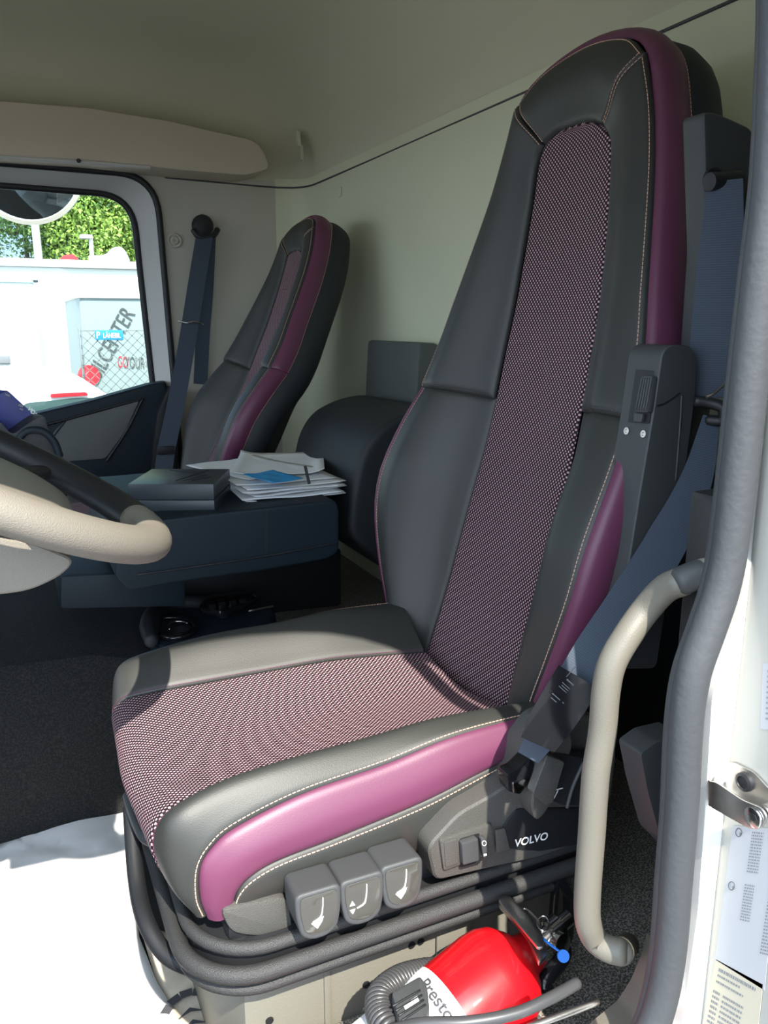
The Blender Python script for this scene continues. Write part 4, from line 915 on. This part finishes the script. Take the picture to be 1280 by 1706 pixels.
# corner plastic box behind handle
o = extrude('pillar_box', roundpoly(pl([(1068, 1256), (1095, 1236), (1140, 1225), (1140, 1440), (1102, 1400), (1080, 1320)], .50), .004, 4), (0, .03, 0), 'plastic', None, bev=.004)
tag(o, 'small grey plastic cover at the foot of the pillar behind the grab handle', 'cover')
# striker
st = thing('door_striker', 'bright steel door latch striker bolted to the white jamb', 'door striker')
sc = at(1225, 1320, x=XJ-.002)
def jx(u, v, x): return at(u, v, x=x)
plate = roundpoly([jx(u, v, XJ-.001) for u, v in ((1205, 1275), (1222, 1268), (1258, 1285), (1300, 1330), (1300, 1350), (1220, 1330), (1198, 1305))], .004, 4)
extrude('base_plate', plate, (-.002, 0, 0), 'steel', st, bev=.0006)
lathe('bolt', [(0, .0075), (.003, .0072), (.004, .005), (.003, .0045), (.003, 0)], jx(1243, 1302, XJ-.003), (-1, 0, 0), 'black', st, k=20)
fold = roundpoly([jx(1188, 1306, XJ-.020), jx(1200, 1285, XJ-.003), jx(1205, 1275, XJ-.002), jx(1190, 1290, XJ-.018)], .001, 2)
extrude('flange', roundpoly([jx(u, v, XJ-.022) for u, v in ((1183, 1300), (1196, 1302), (1240, 1332), (1272, 1345), (1282, 1362), (1272, 1380), (1252, 1380), (1225, 1365), (1184, 1342))], .004, 4), (-.002, 0, 0), 'steel', st, bev=.0006)
extrude('fold', [jx(1184, 1302, XJ-.022), jx(1184, 1344, XJ-.022), jx(1200, 1310, XJ-.001), jx(1203, 1277, XJ-.001)], (0, .002, 0), 'steel', st, bev=0)
lathe('pin_head', [(0, .0075), (.0015, .0075), (.002, .006), (.002, 0)], jx(1256, 1362, XJ-.0245), (-1, 0, 0), 'chrome', st, k=24)
lathe('pin_socket', [(0, .0028), (.0006, .0028), (.0006, 0)], jx(1256, 1362, XJ-.0262), (-1, 0, 0), 'black', st, k=6)
lathe('pin', [(0, .005), (.02, .005)], jx(1275, 1352, XJ-.021), (1, 0, 0), 'steel', st, k=18)
# stickers
def sticker(name, pts, m, label, rows):
    P = [jx(u, v, XJ-.0006) for u, v in pts]; o = extrude(name, P, (-.0004, 0, 0), m, None, bev=0); tag(o, label, 'sticker')
    p0 = np.array(P[0])-np.array([.0006, 0, 0]); xd = np.array(P[1])-P[0]; yd = np.array(P[3])-P[0]
    V = []; F = []
    for (a, b_, w, h) in rows:
        t = 0
        while t < w:
            l = min(rng.uniform(.02, .06), w-t)
            q = len(V)
            for s_, r_ in ((a+t, b_), (a+t+l*.7, b_), (a+t+l*.7, b_+h), (a+t, b_+h)): V.append(p0+xd*s_+yd*r_)
            F.append((q, q+1, q+2, q+3)); t += l
    from_vf('print', V, F, 'greyink', o, smooth=False)
    return o
rows = []
for i in range(14): rows.append((.45, .03+i*.021, .25, .010))
for i in range(13): rows.append((.45, .40+i*.021, .22, .010))
for i in range(34): rows.append((.98, .06+i*.024, .5, .012))
s1 = sticker('approval_sticker', ((1222, 1375), (1300, 1382), (1275, 1650), (1192, 1598)), 'label', 'white approval sticker with columns of small print below the striker', rows)
for (u, v) in ((1231, 1387), (1219, 1476)):
    tube('mark', [jx(u+5*math.cos(a), v+7*math.sin(a), XJ-.0014) for a in np.linspace(0, 6.28, 20)], .00025, 'ink', s1, n=30, k=5)
    text('mark', 'E', jx(u+1, v+4, XJ-.0015), (0, -1, 0), (0, 0, 1), .0035, 'ink', s1, ext=0)
rows = [(.1, .06, .8, .03), (.1, .12, .5, .02), (.1, .18, .6, .02)]+[(.08, .28+i*.05, .16, .025) for i in range(13)]+[(.3, .28+i*.05, .45, .022) for i in range(13)]
s2 = sticker('address_sticker', ((1194, 1598), (1272, 1640), (1255, 1800), (1160, 1760)), 'labelcream', 'cream and pale blue sticker with small print at the lower right', rows)
s3 = sticker('small_sticker', ((1272, 1105), (1300, 1105), (1300, 1218), (1268, 1214)), 'label', 'narrow pale sticker at the right edge above the striker', [(.3, .1+i*.08, .5, .03) for i in range(10)])

# ================================================================ OUTSIDE
ZG = -2.05
o = from_vf('ground', [(-60, -30, ZG), (60, -30, ZG), (60, 90, ZG), (-60, 90, ZG)], [(0, 1, 2, 3)], 'asphalt', smooth=False); struct(o)
YBd = 12.0
bd = thing('building', 'long low white building seen through the far window', 'building')
tl = at(-700, 380, y=YBd); tr_ = at(700, 496, y=YBd)
zt = at(120, 436, y=YBd)[2]
box('wall', (-14, YBd, ZG), (14, YBd+6, zt-.08), 'bwhite', bd, bev=.02)
box('roof_edge', (-14.05, YBd-.08, zt-.08), (14.05, YBd+6.1, zt+.02), 'frame', bd, bev=.02)
g0 = at(59, 467, y=YBd); g1 = at(63, 630, y=YBd)
gd = D.objects.new('gate', None); COL.objects.link(gd); gd.parent = bd
box('gate_trim', (g0[0]-2.2, YBd-.03, g0[2]-.03), (g0[0]+.03, YBd-.002, g0[2]+.03), 'greenline', gd, bev=0)
box('gate_trim', (g0[0]-.03, YBd-.03, ZG), (g0[0]+.03, YBd-.002, g0[2]), 'greenline', gd, bev=0)
h_ = at(7, 599, y=YBd); box('gate_handle', h_-np.array([.07, .04, .05]), h_+np.array([.07, 0, .05]), 'greyink', gd, bev=.01)
# van with lettering on its side
vn = thing('box_van', 'pale green box body with slanted grey lettering beside the building', 'vehicle body')
YV = 9.0
v0 = at(131, 490, y=YV); v1 = at(131, 660, y=YV)
box('side', (v0[0], YV, ZG+.25), (v0[0]+3.4, YV+2.0, v0[2]), 'banner', vn, bev=.03)
box('roof_rail', (v0[0]-.02, YV-.03, v0[2]-.04), (v0[0]+3.42, YV+2.02, v0[2]+.03), 'bwhite', vn, bev=.02)
text('lettering', 'BILCENTER', at(166, 636, y=YV-.01), at(228, 520, y=YV)-at(166, 636, y=YV), np.array(at(150, 560, y=YV))-np.array(at(180, 580, y=YV)), .23, 'vaninK', vn, ext=.002, sx=.70, shear=.15)
text('lettering', 'GO', at(196, 612, y=YV-.01), (1, 0, -.05), (0, 0, 1), .17, 'redlight', vn, ext=.002, sx=.42)
text('lettering', 'YOUR C', at(209, 613, y=YV-.01), (1, 0, -.05), (0, 0, 1), .17, 'vaninK', vn, ext=.002, sx=.42)
rdc = at(148, 626, y=YV-.02); lathe('red_emblem', [(0, .11), (.01, .11), (.01, 0)], rdc, (0, -1, 0), 'redlight', vn, k=24)
for dx_ in (.7, 2.6): lathe('wheel', [(0, .36), (.2, .36), (.2, .2), (.18, 0)], (v0[0]+dx_, YV+.25, ZG+.36), (0, -1, 0), 'black', vn, k=24)
# sign
sg = thing('parking_sign', 'blue parking sign reading LÅNEBIL on the wire fence', 'sign')
YS = 7.6
a_ = at(158, 550, y=YS); b_ = at(206, 566, y=YS)
box('board', (a_[0], YS, b_[2]), (b_[0], YS+.02, a_[2]), 'signblue', sg, bev=.004)
text('lettering', 'P', at(160.5, 563.5, y=YS-.003), (1, 0, 0), (0, 0, 1), .080, 'white', sg, ext=.002, bold=.02, sx=.8)
text('lettering', 'LÅNEBIL', at(172, 563, y=YS-.003), (1, 0, 0), (0, 0, 1), .060, 'white', sg, ext=.002, bold=.01, sx=.66)
# chain link fence
fn = thing('wire_fence', 'chain link fence standing in front of the pale green box body', 'fence')
f0 = at(133, 551, y=YS+.05); xs0 = f0[0]; zt2 = f0[2]; V = []; F = []
def wirebar(a, b_, r):
    a = np.array(a); b_ = np.array(b_); d = b_-a; d /= np.linalg.norm(d); n1 = np.cross(d, [0, 1, 0]); n2 = np.array([0, 1.0, 0]); q = len(V)
    for p in (a, b_):
        for s_, t_ in ((1, 1), (-1, 1), (-1, -1), (1, -1)): V.append(p+n1*r*s_+n2*r*t_)
    for j in range(4): F.append((q+j, q+(j+1) % 4, q+4+(j+1) % 4, q+4+j))
Hh = zt2-ZG; stp = .085; Wf = 3.0
for i in range(int((Wf+Hh)/stp)):
    xx = i*stp
    for sgn_ in (0, 1):
        xa, za = xx, 0.0; xb, zb = xx-Hh, Hh
        if xa > Wf: za = xa-Wf; xa = Wf
        if xb < 0: zb = Hh+xb; xb = 0
        if zb <= za: continue
        if sgn_: wirebar((xs0+Wf-xa, YS+.05, ZG+za), (xs0+Wf-xb, YS+.05, ZG+zb), .003)
        else: wirebar((xs0+xa, YS+.05, ZG+za), (xs0+xb, YS+.05, ZG+zb), .003)
o = from_vf('mesh', V, F, 'wire', fn, smooth=False)
tube('post', [(xs0, YS+.07, ZG), (xs0, YS+.07, zt2+.02)], .012, 'wire', fn, n=4, k=8); tube('post', [(xs0+2.9, YS+.07, ZG), (xs0+2.9, YS+.07, zt2+.02)], .025, 'wire', fn, n=4, k=8)
tube('top_wire', [(xs0, YS+.06, zt2), (xs0+3, YS+.06, zt2)], .004, 'wire', fn, n=4, k=6)
# white car
ca = thing('car', 'white parked car with a red brake light below the far window', 'car')
YCa = 5.2
roofp = [(-60, 628), (60, 632), (120, 636), (160, 648), (185, 656), (215, 690), (230, 790), (-60, 800)]
side = [at(u, v, y=YCa) for u, v in ((-140, 650), (-60, 630), (30, 628), (120, 632), (150, 642), (190, 662), (215, 720), (235, 740), (240, 900), (-140, 900))]
extrude('body', roundpoly(side, .08, 5), (0, 1.5, 0), 'carwhite', ca, bev=.06, seg=4)
gl_ = [at(u, v, y=YCa-.004) for u, v in ((35, 672), (80, 668), (135, 662), (175, 664), (180, 700), (40, 715))]
extrude('rear_window', roundpoly(gl_, .05, 4), (0, .02, 0), 'carglass', ca, bev=0)
extrude('brake_light', roundpoly([at(u, v, y=YCa-.02) for u, v in ((84, 656), (144, 653), (148, 659), (84, 663))], .012, 3), (0, .03, 0), 'redlight', ca, bev=.004)
for u in (-60, 190):
    p = at(u, 860, y=YCa); lathe('wheel', [(0, .31), (.2, .31), (.2, .18), (.17, 0)], (p[0], YCa+.17, ZG+.31), (0, -1, 0), 'black', ca, k=24)
# mirror outside
mm = thing('side_mirror', 'round convex side mirror with a pale rim outside the far window', 'mirror')
mc = at(40, 272, y=3.05); ma = np.array([-.30, -1, -.18]); ma /= np.linalg.norm(ma); Rm = .19
lathe('housing', [(-.02, .02), (-.055, Rm*.5), (-.03, Rm*.9), (0, Rm), (.012, Rm), (.014, Rm*.93), (.006, Rm*.91)], mc, ma, 'frame', mm, k=48, capends=False)
lathe('mirror_glass', [(.006+.02*(1-(t*t)), Rm*.92*t) for t in np.linspace(1, 0.02, 12)], mc, ma, 'mirror', mm, k=48)
tube('arm', [mc+np.array([0, .03, .1]), mc+np.array([-.05, .05, .35]), mc+np.array([-.1, -.1, .6])], .012, 'black', mm, n=16, k=10)
# roof load items on the building: red tail, white spoiler
rl = thing('roof_vent', 'red box-like hood on the roof edge of the white building', 'roof hood')
p = at(116, 430, y=YBd+.3)
extrude('hood', roundpoly([at(u, v, y=YBd+.1) for u, v in ((99, 436), (104, 425), (124, 423), (132, 434), (132, 440), (99, 440))], .05, 3), (0, .5, 0), 'redlight', rl, bev=.02)
o = tube('roof_duct', [at(u, v, y=YBd+.1) for u, v in ((150, 431), (165, 432), (182, 431), (196, 425), (212, 436))], [.05, .05, .08, .12, .05], 'bwhite', None, n=30, k=10); tag(o, 'white curved duct lying on the roof edge of the building', 'duct')
# lamp post, flagpole, street post
o = thing('flagpole', 'white flagpole rising behind the building at the left', 'flagpole')
p = at(64, 400, y=22.0); tube('pole', [(p[0], 22, ZG), (p[0]-.10, 22, p[2]+6)], [.11, .07], 'bwhite', o, n=8, k=10)
p2 = at(220, 330, y=22.0)
o = thing('flag', 'small red and white flag at the upper right corner of the window', 'flag')
extrude('red_field', [at(u, v, y=20) for u, v in ((210, 318), (240, 318), (240, 340), (222, 333), (214, 328))], (0, .02, 0), 'redlight', o, bev=0)
tube('pole', [(at(243, 316, y=20)[0], 20.01, ZG), tuple(at(243, 314, y=20)+np.array([0, .01, 0]))], .03, 'bwhite', o, n=4, k=8)
extrude('white_field', [at(u, v, y=20) for u, v in ((222, 333), (240, 340), (240, 345), (210, 336))], (0, .02, 0), 'bwhite', o, bev=0)
o = thing('street_lamp', 'thin street lamp with flat head in front of the trees', 'street lamp')
p = at(152, 440, y=19.0); tp = at(151, 396, y=19.0)
tube('pole', [(p[0], 19, ZG), (tp[0], 19, tp[2])], .045, 'frame', o, n=4, k=8)
box('lamp_head', (tp[0]-.22, 18.85, tp[2]-.03), (tp[0]+.03, 19.1, tp[2]+.05), 'frame', o, bev=.02)
# trees
def tree(cx, cy, zb, h, rad, nl, m, label, seed, group='trees behind the building'):
    r2 = np.random.default_rng(seed); t = thing('tree', label, 'tree', group)
    tube('trunk', [(cx, cy, ZG), (cx+.1, cy, zb+h*.3), (cx, cy, zb+h*.75)], [.12, .08, .03], 'bark', t, n=14, k=8)
    V = []; F = []
    blobs = [(r2.normal(0, rad*.42), r2.normal(0, rad*.3), zb+h*(.02+.85*r2.random()), rad*(.28+.25*r2.random())) for _ in range(30)]
    for i in range(nl):
        b_ = blobs[r2.integers(len(blobs))]; d = r2.normal(size=3); d /= np.linalg.norm(d); rr = b_[3]*(r2.random()**.35)
        c = np.array([cx+b_[0], cy+b_[1], b_[2]])+d*rr; s = r2.uniform(.035, .085); u_ = r2.normal(size=3); u_ /= np.linalg.norm(u_); v_ = np.cross(u_, r2.normal(size=3)); v_ /= np.linalg.norm(v_)
        q = len(V); V += [c-u_*s, c-v_*s*.5, c+u_*s, c+v_*s*.5]; F.append((q, q+1, q+2, q+3))
    from_vf('foliage', V, F, m, t, smooth=False)
    for i in range(5):
        b_ = blobs[i]; tube('branch', [(cx, cy, zb+h*.25), (cx+b_[0]*.5, cy+b_[1]*.5, (zb+h*.25+b_[2])/2+.2), (cx+b_[0], cy+b_[1], b_[2])], [.08, .05, .02], 'bark', t, n=8, k=6)
for (u, v, Y, h, rad, nl, m, lab_, sd_) in ((165, 400, 25, 6.5, 2.3, 26000, 'leafl', 'light green leafy tree behind the white building, tallest in the window', 1),
        (215, 420, 27, 6.0, 2.2, 20000, 'leafl', 'light green tree at the right edge of the window view', 2),
        (110, 425, 26, 3.2, 1.6, 12000, 'leafd', 'lower darker green tree between flagpole and street lamp', 3),
        (38, 410, 28, 4.0, 1.8, 2600, 'leafd', 'thin sparse tree at the left against the blue sky', 4),
        (-60, 420, 28, 4.0, 2.2, 2500, 'leafd', 'sparse tree left of the flagpole', 5)):
    p = at(u, v, y=Y); tree(p[0], Y, p[2]-.6, h, rad, nl, m, lab_, sd_)
